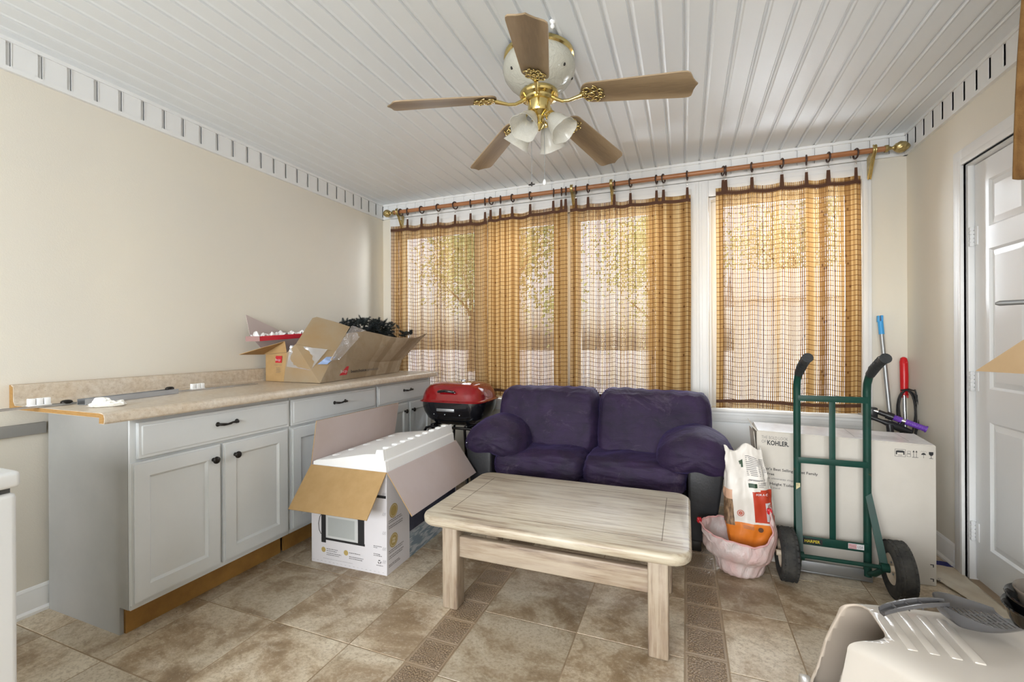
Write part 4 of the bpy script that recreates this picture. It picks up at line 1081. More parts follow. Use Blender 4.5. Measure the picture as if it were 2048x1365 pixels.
def loveseat():
    s = thing('loveseat', 'worn purple velour loveseat with black vinyl sides and puffy arms', 'sofa', (-0.585, 3.0, 0))
    V = velvet(); VIN = M('black_vinyl', (0.018, 0.018, 0.02), 0.42, bump=0.25, bscale=40, spots=((0.25, 0.24, 0.22), 60, 0.80))
    # frame: base, back and flared side panels
    mb = MB()
    mb.box((-1.18, 2.715, 0.075), (0.005, 3.30, 0.30), 0.02, 2); mb.box((-1.20, 3.17, 0.075), (0.03, 3.34, 0.70), 0.03, 2)
    obj('base_frame', mb, VIN, s)
    def side(x_in, sgn):
        mb = MB()
        # front view of the panel: narrow foot, flaring outward under the arm
        w = [(0, 0.060), (0.115, 0.060), (0.150, 0.20), (0.178, 0.40), (0.185, 0.50), (0.150, 0.545), (0.05, 0.560), (0, 0.560)]
        mb.prism([(x_in+sgn*a, 2.665, z) for a, z in w], (0, 0.50, 0), 0.016, 3)
        o = obj('side_panel', mb, VIN, s)
        mb = MB()
        for i in range(9):
            z = 0.50-i*0.042; x = x_in + sgn*(0.180-0.0045*i)
            mb.blob((x, 2.672+0.002*i, z), (0.005, 0.005, 0.005), (2,)*3, 3)
        obj('nail_heads', mb, STEEL, o)
    side(-1.185, -1); side(0.012, 1)
    for x in (-1.24, 0.05):
        for y in (2.72, 3.24):
            mb = MB(); mb.box((x-0.03, y-0.03, 0), (x+0.03, y+0.03, 0.07), 0.006); obj('leg', mb, BLACKM, s)
    # seat cushions and their front skirt
    def wr(scale, amp, sd, wrinkle=0.0):
        def fn(w, o):
            k = fbm(Vector((w.x*1.3, w.y*1.3, w.z*1.3))*scale + Vector((sd, sd*2, 0)), 1.0, 4)
            o = o + Vector((w.x, w.y, w.z))*amp*k
            return o
        return fn
    for i, (a, b) in enumerate(((-1.185, -0.592), (-0.590, 0.005))):
        mb = MB(); w2 = (b-a)/2
        f0 = wr(1.7, 0.010, i*5+1)
        def fn(w, o, f0=f0):
            o = f0(w, o); 
            if w.z > 0: o.z += 0.018*(1-w.x*w.x)*(1-w.y*w.y)
            o.z += -0.03*max(0, w.y)*0.4
            if w.y < -0.6: o.y -= 0.012*(1-abs(w.z))
            return o
        mb.blob(((a+b)/2, 2.955, 0.378), (w2+0.006, 0.285, 0.088), (11, 6, 4), 30, fn)
        obj('seat_cushion', mb, V, s, 80)
    mb = MB(); mb.blob((-0.59, 2.735, 0.205), (0.60, 0.045, 0.115), (9, 3, 5), 20, wr(3, 0.006, 3)); obj('front_skirt', mb, V, s, 80)
    for i, (a, b) in enumerate(((-1.272, -0.560), (-0.556, 0.150))):
        mb = MB(); cx = (a+b)/2; w2 = (b-a)/2
        def fn(w, o, i=i):
            k = fbm(Vector((w.x*1.6, w.y, w.z*1.6)) + Vector((i*7, 2, 1)), 1.0, 4)
            o = o + Vector((w.x*0.4, w.y, w.z*0.5))*0.016*k
            if w.y < 0: o.y -= 0.045*(1-w.x**2)*(1-0.6*w.z**2) * 0.8
            # gathered pleats along the top edge and down the inner seam
            if w.z > 0.35 and w.y < 0.5: o.y += 0.007*math.sin(w.x*34+i*2)*(w.z-0.35); o.z += 0.004*math.sin(w.x*23)
            o.y += 0.10*(w.z)*0.55
            return o
        mb.blob((cx, 3.085, 0.622), (w2+0.004, 0.115, 0.226), (11, 3, 6), 34, fn)
        obj('back_cushion', mb, V, s, 80)
    for i, (cx, sg) in enumerate(((-1.195, -1), (0.055, 1))):
        mb = MB()
        def fn(w, o, sg=sg, i=i):
            k = fbm(Vector((w.x*1.2, w.y*1.5, w.z)) + Vector((i*3, 9, 4)), 1.0, 4)
            o = o + Vector((w.x, w.y*0.5, w.z))*0.008*k
            t = w.x*sg
            o.z -= 0.062*max(0, t)**1.6 + (0.055*max(0, -t)**1.4)        # droops over both sides
            if w.y < 0: o.y += 0.004*math.sin(math.atan2(w.z, w.x)*7)*abs(w.y)
            o.z -= 0.02*max(0, -w.y)
            return o
        mb.blob((cx, 2.855, 0.550), (0.214, 0.232, 0.120), (2.6, 3.4, 2.5), 28, fn)
        obj('arm_cushion', mb, V, s, 80)
loveseat()

# ------------------------------------------------------------------ red kettle grill on its stand
def grill():
    g = thing('charcoal_grill', 'glossy red and black charcoal grill on a stand beside the loveseat', 'grill', (-1.60, 2.99, 0))
    RED = M('red_enamel', (0.24, 0.004, 0.008), 0.10, coat=0.8, col2=(0.19, 0.003, 0.006), nscale=5); BE = M('black_enamel', (0.008, 0.008, 0.010), 0.14, coat=0.6)
    cx, cy = -1.612, 3.045; hx, hy = 0.248, 0.205
    def shell(levels, mat, name, cap_top):
        mb = MB(); n = 56; rings = []
        for k, z, p in levels:
            R_ = []
            for i in range(n):
                a = 2*PI*i/n; c, s_ = math.cos(a), math.sin(a)
                rr_ = (abs(c)**p + abs(s_)**p)**(-1/p)
                R_.append(mb.bm.verts.new((cx + c*rr_*hx*k[0], cy + s_*rr_*hy*k[1], z)))
            rings.append(R_)
        for A, B in zip(rings, rings[1:]):
            for i in range(n): mb.bm.faces.new((A[i], A[(i+1) % n], B[(i+1) % n], B[i]))
        mb.bm.faces.new(rings[-1] if cap_top else rings[0]); 
        return obj(name, mb, mat, g, 50)
    lid = shell([((1.07, 1.08), 0.735, 5), ((1.075, 1.085), 0.741, 5), ((1.02, 1.02), 0.745, 5), ((1.0, 1.0), 0.752, 5), ((0.985, 0.98), 0.785, 4.6), ((0.93, 0.92), 0.822, 4.2), ((0.83, 0.80), 0.850, 4), ((0.68, 0.62), 0.866, 3.6), ((0.4, 0.35), 0.873, 3), ((0.05, 0.05), 0.875, 3)], RED, 'lid', True)
    bowl = shell([((0.40, 0.35), 0.552, 4), ((0.55, 0.52), 0.556, 4), ((0.72, 0.68), 0.572, 4), ((0.88, 0.86), 0.610, 4.4), ((0.97, 0.96), 0.660, 4.6), ((1.0, 1.0), 0.705, 5), ((1.0, 1.0), 0.738, 5)], BE, 'bowl', False)
    mb = MB(); yf = cy-hy*0.955
    mb.tube([(cx-0.062, yf+.008, 0.808), (cx-0.062, yf-0.022, 0.813), (cx-0.045, yf-0.034, 0.818), (cx, yf-0.038, 0.822), (cx+0.045, yf-0.034, 0.818), (cx+0.062, yf-0.022, 0.813), (cx+0.062, yf+.008, 0.808)], [.007, .009, .010, .0105, .010, .009, .007], 10)
    obj('handle', mb, BE, lid)
    mb = MB(); mb.cyl((cx+.02, cy+.02, 0.870), (cx+.02, cy+.02, 0.878), 0.020); mb.box((cx+.0, cy+.015, 0.878), (cx+0.04, cy+0.025, 0.885), 0.003); obj('damper', mb, STEEL, lid)
    mb = MB(); mb.box((cx-0.085, cy-hy-0.004, 0.668), (cx+0.06, cy-hy+0.012, 0.690), 0.003); obj('vent_slide', mb, DULLST, bowl)
    for a in (-0.11, -0.02, 0.10):
        mb = MB(); mb.blob((cx+a, cy-hy+0.006, 0.646), (0.005, 0.005, 0.005), (2,)*3, 3); obj('rivet', mb, STEEL, bowl)
    mb = MB(); mb.tube([(cx-0.22, cy-0.16, 0.500), (cx-0.20, cy-0.16, 0.535), (cx-0.16, cy-0.16, 0.545), (cx+0.16, cy-0.16, 0.545), (cx+0.22, cy-0.16, 0.540)], 0.010, 10)
    mb.tube([(cx-0.18, cy+0.15, 0.545), (cx+0.18, cy+0.15, 0.545)], 0.010, 10)
    for x in (-0.15, 0.13): mb.box((cx+x-0.012, cy-0.165, 0.54), (cx+x+0.012, cy+0.155, 0.566), 0.002)
    obj('cradle', mb, BE, g)
    for x, y in ((-0.17, -0.16), (0.14, -0.16), (-0.15, 0.15), (0.14, 0.15)):
        mb = MB(); mb.tube([(cx+x*0.86, cy+y, 0.545), (cx+x, cy+y*1.05, 0.28), (cx+x*1.08, cy+y*1.1, 0.0)], 0.010, 10); obj('leg', mb, BE, g)
grill()

# ------------------------------------------------------------------ cartons
KRAFT = M('kraft_card', (0.42, 0.27, 0.12), 0.85, col2=(0.38, 0.24, 0.10), nscale=14, bump=0.08, bscale=240)
KRAFTD = M('kraft_card_worn', (0.31, 0.24, 0.155), 0.75, col2=(0.30, 0.20, 0.10), nscale=3, bump=0.25, bscale=26)
CARDIN = M('card_inside_pink_grey', (0.47, 0.395, 0.375), 0.7, col2=(0.44, 0.36, 0.33), nscale=3)
CARDW = M('card_white_print', (0.70, 0.68, 0.70), 0.45)
INK = M('ink_black', (0.02, 0.02, 0.022), 0.5)
INKG = M('ink_grey', (0.14, 0.13, 0.13), 0.6)
GOLDP = M('print_ochre', (0.46, 0.34, 0.12), 0.5)
def quadface(mb, P, mi=0):
    f = mb.bm.faces.new([mb.bm.verts.new(Vector(p)) for p in P]); f.material_index = mi; return f
def disc(mb, c, x, u, r, n=24, n_off=0.0007, r0=0.0):
    x = Vector(x).normalized(); u = Vector(u).normalized(); nn = x.cross(u); c = Vector(c)+nn*n_off
    P = [c + (x*math.cos(2*PI*k/n)+u*math.sin(2*PI*k/n))*r for k in range(n)]
    if r0 == 0: mb.bm.faces.new([mb.bm.verts.new(p) for p in P])
    else:
        Q = [c + (x*math.cos(2*PI*k/n)+u*math.sin(2*PI*k/n))*r0 for k in range(n)]
        for k in range(n): mb.bm.faces.new([mb.bm.verts.new(p) for p in (P[k], P[(k+1) % n], Q[(k+1) % n], Q[k])])
def microwave_carton():
    """local frame: x right along the front, y into the room, origin at the front-right bottom corner"""
    rz = math.radians(1.6)
    b = thing('microwave_carton', 'open white microwave carton with spread flaps, standing before the cabinets', 'cardboard box', (-1.402, 1.860, 0), rz)
    W_, D_, H_ = 0.478, 0.765, 0.520; t = 0.004
    mb = MB(); mb.mi = 0
    for q in ([(-W_, 0), (0, 0), (0, t), (-W_, t)], [(-W_, D_-t), (0, D_-t), (0, D_), (-W_, D_)], [(-W_, t), (-W_+t, t), (-W_+t, D_-t), (-W_, D_-t)], [(-t, t), (0, t), (0, D_-t), (-t, D_-t)]):
        mb.prism([(x, y, 0) for x, y in q], (0, 0, H_))
    mb.box((-W_+t, t, 0), (-t, D_-t, t))
    body = obj('carton_body', mb, CARDW, b, local=True)
    hl = 0.240
    def flap(name, P, mat_in, mat_out, lab=None):
        mb = MB(); q = [Vector(p) for p in P]; n = (q[1]-q[0]).cross(q[3]-q[0]).normalized()*0.0022
        mb.mi = 0; quadface(mb, [p+n for p in q], 0); quadface(mb, [p-n for p in q], 1)
        for k in range(4): quadface(mb, [q[k]+n, q[k]-n, q[(k+1) % 4]-n, q[(k+1) % 4]+n], 2)
        mb.recalc = False
        o = obj(name, mb, [mat_in, mat_out, KRAFT], b, local=True)
        for pl in o.data.polygons: pl.use_smooth = False
        if lab: o['label'] = lab
        return o
    flap('front_flap', [(0, -0.001, H_), (-W_, -0.001, H_), (-W_+0.002, -0.157, H_-0.186), (0.0, -0.157, H_-0.182)], KRAFT, CARDW, 'brown kraft flap folded down over the front')
    flap('side_flap', [(0.001, 0, H_), (0.001, D_, H_), (0.146, D_, H_-0.200), (0.146, 0.0, H_-0.202)], CARDW, CARDIN, 'greyish pink flap folded out on the side of the loveseat')
    flap('side_flap', [(-W_-0.001, 0, H_), (-W_-0.001, D_, H_), (-W_+0.035, D_, H_+0.232), (-W_+0.035, 0.0, H_+0.236)], CARDIN, CARDW, 'greyish pink flap standing up on the cabinet side')
    flap('rear_flap', [(0, D_+0.001, H_), (-W_, D_+0.001, H_), (-W_, D_+0.09, H_-0.20), (0, D_+0.09, H_-0.20)], CARDW, KRAFT)
    for o in b.children:      # inside faces look up when folded out
        pass
    # moulded foam: wedge top with a notched rim along the right side
    FO = M('polystyrene', (0.83, 0.83, 0.82), 0.6, bump=0.15, bscale=160)
    mb = MB()
    x0, x1 = -W_+0.006, -0.006; y0, y1 = 0.006, D_-0.008
    sec = [(x0, 0.30), (x1, 0.30), (x1, 0.515), (x1-0.006, 0.572), (x1-0.014, 0.574), (x1-0.020, 0.630), (x1-0.060, 0.628), (x1-0.066, 0.606), (x1-0.13, 0.600), (x0+0.13, 0.560), (x0+0.02, 0.545), (x0, 0.535)]
    mb.prism([(x, y0, z) for x, z in sec], (0, 0.022, 0), 0.002, 1)
    mb.prism([(x, y0+0.022, z-(0.016 if z > .58 and x < x1-0.05 else 0)) for x, z in sec], (0, y1-y0-0.022, 0), 0.002, 1)
    fo = obj('foam_insert', mb, FO, b, 30, local=True)
    FOS = FO
    for k in range(9):
        y = 0.055 + k*0.078
        mb = MB(); mb.box((x1-0.060, y, 0.600), (x1-0.022, y+0.040, 0.6335), 0.006, 2)
        obj('foam_lug', mb, FOS, fo, local=True)
    for k in range(5):
        mb = MB(); mb.box((x0+0.05, 0.09+k*0.13, 0.535), (x0+0.085, 0.13+k*0.13, 0.556), 0.006, 2); obj('foam_ridge', mb, FO, fo, local=True)
    # printing on the front
    X, U = (1, 0, 0), (0, 0, 1)
    mb = MB()
    def fr(x, z, w, h, y=-0.0008): quadface(mb, [(x, y, z), (x+w, y, z), (x+w, y, z+h), (x, y, z+h)])
    mb.mi = 0
    fr(-0.412, 0.112, 0.030, 0.160, -0.0007); fr(-0.385, 0.128, 0.252, 0.012, -0.0006); fr(-0.176, 0.132, 0.040, 0.135, -0.0008); fr(-0.385, 0.26, 0.245, 0.012, -0.0006)
    obj('print_microwave', mb, INK, body, local=True); mb = MB(); fr(-0.072, 0.388, 0.068, 0.014)
    obj('print_bar', mb, INK, body, local=True)
    mb = MB(); fr(-0.368, 0.152, 0.172, 0.098, -0.0011); obj('print_microwave_window', mb, M('print_silver', (0.42, 0.44, 0.43), 0.4), body, local=True)
    mb = MB(); fr(-0.380, 0.140, 0.202, 0.122, -0.0009); obj('print_microwave_rim', mb, M('print_light_grey', (0.60, 0.61, 0.60), 0.4), body, local=True)
    mb = MB(); mb.tube([(-0.410, -0.0008, 0.262), (-0.422, -0.0008, 0.245), (-0.430, -0.0008, 0.21), (-0.426, -0.0008, 0.175), (-0.414, -0.0008, 0.155)], 0.0022, 6); obj('print_handle', mb, INKG, body, local=True)
    mb = MB(); mb = None
    for c_, x_, r_ in (((-0.398, 0, 0.074), X, .014), ((-0.252, 0, 0.078), X, .014), ((0, 0.058, 0.310), (0, 1, 0), .036), ((0, 0.058, 0.158), (0, 1, 0), .036)):
        mb = MB(); disc(mb, c_, x_, U, r_); obj('print_seal', mb, GOLDP, body, local=True)
    mb = MB(); disc(mb, (0, 0.058, 0.310), (0, 1, 0), U, 0.030, r0=0.027, n_off=.0012); disc(mb, (0, 0.058, 0.158), (0, 1, 0), U, 0.030, r0=0.027, n_off=.0012)
    for a in range(4):
        for z in (0.158,): disc(mb, (0, 0.058+0.010*math.cos(a*PI/2+.6), z+0.010*math.sin(a*PI/2+.6)), (0, 1, 0), U, 0.007, 10, .0013)
    obj('print_seal_ring', mb, M('print_cream', (0.70, 0.62, 0.42), 0.5), body, local=True)
    mb = MB()
    rows = [(-0.378, 0.080-0.010*k, 0.075-0.01*(k % 2)) for k in range(2)] + [(-0.378, 0.058-0.009*k, 0.095-0.012*k) for k in range(2)]
    rows += [(-0.232, 0.080, .070), (-0.232, 0.060, .09), (-0.232, 0.051, .082), (-0.080, 0.140, .05), (-0.080, 0.132, .022), (-0.080, 0.100, .042), (-0.080, 0.092, .05), (-0.062, 0.044, .040)]
    lines_(mb, (0, 0, 0), X, U, [(a, z, w) for a, z, w in rows], 0.0034)
    lines_(mb, (0, 0, 0), X, U, [(-0.40, 0.028, 0.19)], 0.0012)
    for k in range(18): lines_(mb, (0, 0, 0), X, U, [(-0.468+k*0.026, 0.012, 0.010)], 0.0010)
    for z in (0.40, 0.30, 0.205, 0.125, 0.06):
        for k in range(3): quadface(mb, [(-0.026+k*.007, -0.0008, z), (-0.0245+k*.007, -0.0008, z), (-0.0185+k*.007, -0.0008, z+0.017), (-0.020+k*.007, -0.0008, z+0.017)])
    for (y, z, w) in [(0.016, 0.266, .11), (0.016, 0.256, .12), (0.016, 0.238, .125), (0.016, 0.228, .12), (0.016, 0.112, .13), (0.016, 0.102, .12), (0.016, 0.084, .13), (0.016, 0.074, .12), (0.016, 0.042, .09), (0.016, 0.034, .10)]:
        lines_(mb, (0, 0, 0), (0, 1, 0), U, [(y, z, w)], 0.0042)
    obj('print_small_text', mb, INKG, body, local=True)
    # dark photograph on the side with a pale pattern under it
    mb = MB(); quadface(mb, [(0.0007, 0.205, 0.140), (0.0007, D_-.01, 0.140), (0.0007, D_-.01, 0.50), (0.0007, 0.205, 0.50)]); obj('print_side_photo', mb, M('print_dark_blue', (0.018, 0.022, 0.045), 0.35, col2=(0.05, 0.06, 0.10), nscale=7), body, local=True)
    mb = MB(); quadface(mb, [(0.0007, 0.205, 0.0), (0.0007, D_-.01, 0.0), (0.0007, D_-.01, 0.138), (0.0007, 0.205, 0.138)]); obj('print_side_counter', mb, M('print_granite', (0.20, 0.27, 0.33), 0.35, col2=(0.48, 0.52, 0.55), nscale=22, stretch=(1, .4, 2.5), lo=.45, hi=.55), body, local=True)
    text('print_letter', 'W', (0.001, 0.018, 0.452), (0, 1, 0), U, 0.034, INK, body, bold=0.01)
    for i, s_ in enumerate(('COMBINATION', 'CAMPANA DE')): text('print_word', s_, (-0.128 if i == 0 else -0.118, -0.0008, 0.330-i*0.028), X, U, 0.0125, INK, body, width=0.108 if i == 0 else 0.085)
    text('print_word', 'rrr', (-0.062, -0.0008, 0.415), X, U, 0.045, INK, body, width=0.045)
    mb = MB()      # recycling triangle
    for k in range(3):
        a0 = PI/2 + k*2*PI/3; c = Vector((-0.044, -0.0009, 0.064))
        p = [c + Vector((math.cos(a0+o_), 0, math.sin(a0+o_)))*r_ for o_, r_ in ((-.5, .0115), (.75, .0115), (.95, .0075), (-.5, .0065))]
        mb.bm.faces.new([mb.bm.verts.new(v) for v in p])
    obj('print_recycle_mark', mb, INK, body, local=True)
    # side photo and prints belong to the outside of the carton
    mb = MB()
    for dx in (-0.265, -0.235): mb.box((dx, -0.0215, H_-0.030), (dx+0.014, -0.019, H_-0.0275))
    obj('staple', mb, INKG, b, local=True)
microwave_carton()

def toilet_carton():
    x0, x1, y0, y1, zt0, zt1 = 0.358, 1.112, 2.705, 2.915, 0.694, 0.672
    b = thing('toilet_carton', 'large white carton with black lettering leaning behind the green hand truck', 'cardboard box', (0.735, 2.81, 0))
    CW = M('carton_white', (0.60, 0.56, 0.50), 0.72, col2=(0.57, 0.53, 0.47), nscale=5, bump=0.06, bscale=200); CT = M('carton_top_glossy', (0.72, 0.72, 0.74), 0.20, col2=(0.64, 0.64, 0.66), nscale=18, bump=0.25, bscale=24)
    mb = MB()
    A = [(x0, y0, 0), (x1, y0, 0), (x1, y1, 0), (x0, y1, 0)]; T = [(x0, y0, zt0), (x1, y0, zt1), (x1, y1, zt1+0.016), (x0+.004, y1, zt0+0.012)]
    for k in range(4): quadface(mb, [A[k], A[(k+1) % 4], T[(k+1) % 4], T[k]], 0)
    quadface(mb, A[::-1], 0); quadface(mb, T, 1)
    bmesh.ops.remove_doubles(mb.bm, verts=mb.bm.verts[:], dist=1e-4); bmesh.ops.bevel(mb.bm, geom=mb.bm.edges[:], offset=0.004, segments=2, affect='EDGES')
    body = obj('carton_body', mb, [CW, CT], b, 60)
    mb = MB(); mb.slab([(x0-0.002, y0+0.003, zt0-.002), (x0-0.004, y1, zt0+.010), (x0-0.020, y1, zt0+0.030), (x0-0.022, y0+0.02, zt0+0.022)], 0.003)
    mb.slab([(x0-0.001, y0+.02, zt0-.14), (x0-0.001, y1-.01, zt0-.14), (x0-0.012, y1-.01, zt0-.01), (x0-0.012, y0+.02, zt0-.01)], 0.003); obj('torn_end_flap', mb, CW, b)
    X, U = (1, 0, -0.038), (0, 0, 1); y = y0-0.0006
    text('lettering', 'THE BOLD LOOK', (0.380, y, 0.6525), X, U, 0.017, INKG, body, width=0.122, bold=-0.012)
    text('lettering', 'OF', (0.380, y, 0.630), X, U, 0.017, INKG, body, width=0.021, bold=-0.010)
    text('lettering', 'KOHLER.', (0.406, y, 0.6215), X, U, 0.024, INK, body, width=0.100, bold=0.028)
    text('lettering', "Kohler's Best Selling Toilet Family", (0.362, y, 0.4895), X, U, 0.0135, INK, body, width=0.272, bold=0.012)
    text('lettering', 'Clog-Free', (0.364, y, 0.463), X, U, 0.0130, INK, body, width=0.074, bold=0.012)
    text('lettering', 'full flush eliminates clogs', (0.364, y, 0.442), X, U, 0.0095, INKG, body, width=0.165)
    text('lettering', 'Chair Height Toilet', (0.364, y, 0.412), X, U, 0.0135, INK, body, width=0.165, bold=0.012)
    text('lettering', 'to sit and stand', (0.364, y, 0.393), X, U, 0.0095, INKG, body, width=0.100)
    mb = MB()      # handling symbols at the upper right corner
    q = lambda a, b_, c, d: quadface(mb, [(a, y, b_), (c, y, b_), (c, y, d), (a, y, d)])
    def ring4(a, b_, c, d, w): q(a, b_, c, b_+w); q(a, d-w, c, d); q(a, b_+w, a+w, d-w); q(c-w, b_+w, c, d-w)
    zc_ = 0.610
    ring4(0.953, zc_-.002, 0.995, zc_+.034, .0014); q(0.962, zc_+.018, 0.986, zc_+.028); q(0.957, zc_+.008, .962, zc_+.026); q(0.986, zc_+.008, .991, zc_+.026); q(0.966, zc_+.004, 0.982, zc_+.006)
    ring4(1.000, zc_+.0, 1.015, zc_+.014, .0012); ring4(1.003, zc_+.014, 1.014, zc_+.028, .0012)
    q(1.020, zc_-.002, 1.044, zc_); 
    for cxx in (1.026, 1.037):
        q(cxx-.0008, zc_, cxx+.0008, zc_+.026); quadface(mb, [(cxx-.004, y, zc_+.024), (cxx+.004, y, zc_+.024), (cxx, y, zc_+.033)])
    quadface(mb, [(1.054, y, zc_+.014), (1.074, y, zc_+.014), (1.070, y, zc_+.021), (1.064, y, zc_+.024), (1.058, y, zc_+.021)]); q(1.0632, zc_-.002, 1.0646, zc_+.014)
    for k in range(7): q(1.053+k*.0034, zc_+.027+.003*(k % 2), 1.0545+k*.0034, zc_+.029+.003*(k % 2))
    quadface(mb, [(1.084, y, zc_+.030), (1.084, y, zc_+.018), (1.089, y, zc_+.012), (1.096, y, zc_+.012), (1.101, y, zc_+.018), (1.101, y, zc_+.030)]); q(1.0915, zc_, 1.0935, zc_+.012); q(1.085, zc_-.002, 1.100, zc_)
    for z in (0.10, 0.032): q(1.087, z, 1.101, z+.004); q(1.097, z-.010, 1.101, z)
    obj('handling_symbols', mb, INK, body)
    mb = MB(); q2 = lambda a, b_, c, d: quadface(mb, [(a, b_, zt0+0.0015-(a-x0)*.029+(b_-y0)*.07), (c, b_, zt0+0.0015-(c-x0)*.029+(b_-y0)*.07), (c, d, zt0+.0015-(c-x0)*.029+(d-y0)*.07), (a, d, zt0+.0015-(a-x0)*.029+(d-y0)*.07)])
    for k in range(3): q2(0.84, 2.76+k*.02, 0.99, 2.763+k*.02)
    q2(0.80, 2.74, 1.02, 2.742); q2(.80, 2.74, .802, 2.90); q2(1.02, 2.74, 1.022, 2.90); obj('top_print', mb, INKG, body)
toilet_carton()

# ------------------------------------------------------------------ green hand truck
def hand_truck():
    h = thing('hand_truck', 'green two-wheeled hand truck with black handle grips in front of the white carton', 'hand truck', (0.675, 2.58, 0))
    GR = M('green_enamel', (0.008, 0.050, 0.036), 0.45, spec=0.3, col2=(0.010, 0.038, 0.027), nscale=7, spots=((0.10, 0.06, 0.03), 16, 0.70))
    GRIP = M('black_rubber_grip', (0.02, 0.022, 0.024), 0.55, bump=0.5, bscale=90)
    yu = 2.640; xl, xr = 0.530, 0.822
    for x in (xl, xr):
        mb = MB(); mb.tube([(x, yu, 0.030), (x, yu, 0.5), (x, yu, 0.93), (x, yu-0.006, 0.965), (x, yu-0.030, 1.000), (x+.0, yu-0.065, 1.030), (x, yu-0.10, 1.048)], 0.0165, 16); obj('upright', mb, GR, h, 60)
        mb = MB(); mb.tube([(x, yu-0.045, 1.012), (x, yu-0.10, 1.046), (x, yu-0.165, 1.076), (x, yu-0.21, 1.092), (x, yu-0.222, 1.096)], [.0195, .021, .019, .021, .023], 16)
        for k in range(5): mb.ring((x, yu-0.085-0.024*k, 1.040+0.0115*k), (0, -1, .45), 0.0195, 0.0022, 18, 6)
        obj('grip', mb, GRIP, h, 60)
    for z, nm in ((0.885, 0), (0.572, 1)):
        mb = MB(); mb.box((xl, yu-0.019, z-0.015), (xr, yu-0.014, z+0.015), 0.001); obj('crossbar', mb, GR, h)
    mb = MB(); mb.box((xl, yu-0.021, 0.150), (xr, yu-0.016, 0.192), 0.001); low = obj('crossbar', mb, GR, h)
    mb = MB(); mb.box((0.664, yu-0.015, 0.165), (0.690, yu-0.010, 0.890), 0.001); obj('centre_bar', mb, GR, h)
    # maker's plate, flag sticker and warning label
    mb = MB(); mb.box((0.545, yu-0.0218, 0.156), (0.632, yu-0.0212, 0.184)); obj('name_plate', mb, INK, low)
    text('plate_lettering', 'HARPER', (0.556, yu-0.0220, 0.1635), (1, 0, 0), (0, 0, 1), 0.0135, M('print_yellow', (0.62, 0.50, 0.04), 0.5), low, width=0.066, bold=0.02)
    mb = MB()
    for k in range(4): mb.box((0.740, yu-0.0216, 0.162+k*0.0058), (0.772, yu-0.0212, 0.1648+k*0.0058))
    obj('flag_stripe', mb, M('print_red', (0.45, 0.03, 0.03), 0.5), low)
    mb = MB(); mb.box((0.738, yu-0.0214, 0.160), (0.802, yu-0.0211, 0.186)); obj('flag_sticker', mb, CARDW, low)
    text('sticker_lettering', 'USA', (0.776, yu-0.0217, 0.1665), (1, 0, 0), (0, 0, 1), 0.012, INKG, low, width=0.022)
    mb = MB(); mb.box((xl-0.009, yu-0.0175, 0.375), (xl+0.009, yu-0.0165, 0.455)); obj('warning_label', mb, M('label_yellowed', (0.58, 0.52, 0.30), 0.6, col2=(.25, .22, .14), nscale=60), h)
    # axle, struts, wheels
    ya, za = 2.530, 0.128
    mb = MB(); mb.cyl((0.445, ya, za), (0.925, ya, za), 0.0095, 14); obj('axle', mb, GR, h)
    for x, o_ in ((xl, -0.012), (xr, 0.030)):
        mb = MB(); mb.prism([(x-0.012, yu-.012, 0.42), (x+0.012, yu-.012, 0.44), (x+o_+0.014, ya+0.002, za+0.01), (x+o_-0.014, ya+0.002, za-0.01)], (0, -0.005, 0))
        mb.tube([(x, yu, 0.045), (x+o_*.5, yu-0.04, 0.062), (x+o_, ya+0.004, za-0.008)], 0.013, 10)
        mb.cyl((x+o_-0.016, ya, za), (x+o_+0.016, ya, za), 0.020, 16); obj('axle_strut', mb, GR, h, 50)
    TY = M('tyre_rubber', (0.022, 0.022, 0.021), 0.8, col2=(0.055, 0.052, 0.046), nscale=14); HUB = M('wheel_cream', (0.62, 0.52, 0.40), 0.45, spots=((0.30, 0.16, 0.07), 14, .66))
    def wheel(xc, camber):
        Mx = Matrix.Translation((xc, ya, za)) @ Matrix.Rotation(camber, 4, 'Y') @ Matrix.Rotation(PI/2, 4, 'Y')
        mb = MB(); mb.M = Mx
        pr = [(0.066, -0.026), (0.078, -0.036), (0.100, -0.0395), (0.116, -0.034), (0.1235, -0.022), (0.1255, 0), (0.1235, 0.022), (0.116, 0.034), (0.100, 0.0395), (0.078, 0.036), (0.066, 0.026), (0.066, -0.026)]
        mb.lathe(pr, 64, caps=False); ty = obj('tyre', mb, TY, h, 40)
        mb = MB(); nb = 30
        for k in range(nb):
            a = 2*PI*k/nb
            for j, (off, ph) in enumerate(((-0.025, 0), (-0.009, .5), (0.009, 0), (0.025, .5))):
                aa = a + ph*2*PI/nb
                mb.M = Mx @ Matrix.Rotation(aa, 4, 'Z') @ Matrix.Translation((0.1245-abs(off)*0.12, 0, off)) @ Matrix.Rotation(off*14, 4, 'Y')
                mb.box((-0.002, -0.0092, -0.0066), (0.0024, 0.0092, 0.0066), 0)
        obj('tread_blocks', mb, TY, ty)
        mb = MB(); mb.M = Mx
        mb.lathe([(0.0, -0.045), (0.014, -0.045), (0.014, -0.016), (0.022, -0.012), (0.050, -0.012), (0.062, -0.020), (0.067, -0.028), (0.0675, -0.028), (0.0675, 0.028), (0.062, 0.020), (0.050, -0.006), (0.022, 0.016), (0.016, 0.030), (0, 0.030)], 40); rim = obj('rim', mb, HUB, h, 30)
        for k in range(4):
            a = k*PI/2+.5; mb = MB(); mb.M = Mx; mb.cyl((0.036*math.cos(a), 0.036*math.sin(a), -0.016), (0.036*math.cos(a), 0.036*math.sin(a), -0.004), 0.0045, 8); obj('bolt', mb, DULLST, rim)
    wheel(0.462, 0.0); wheel(0.902, -0.03)
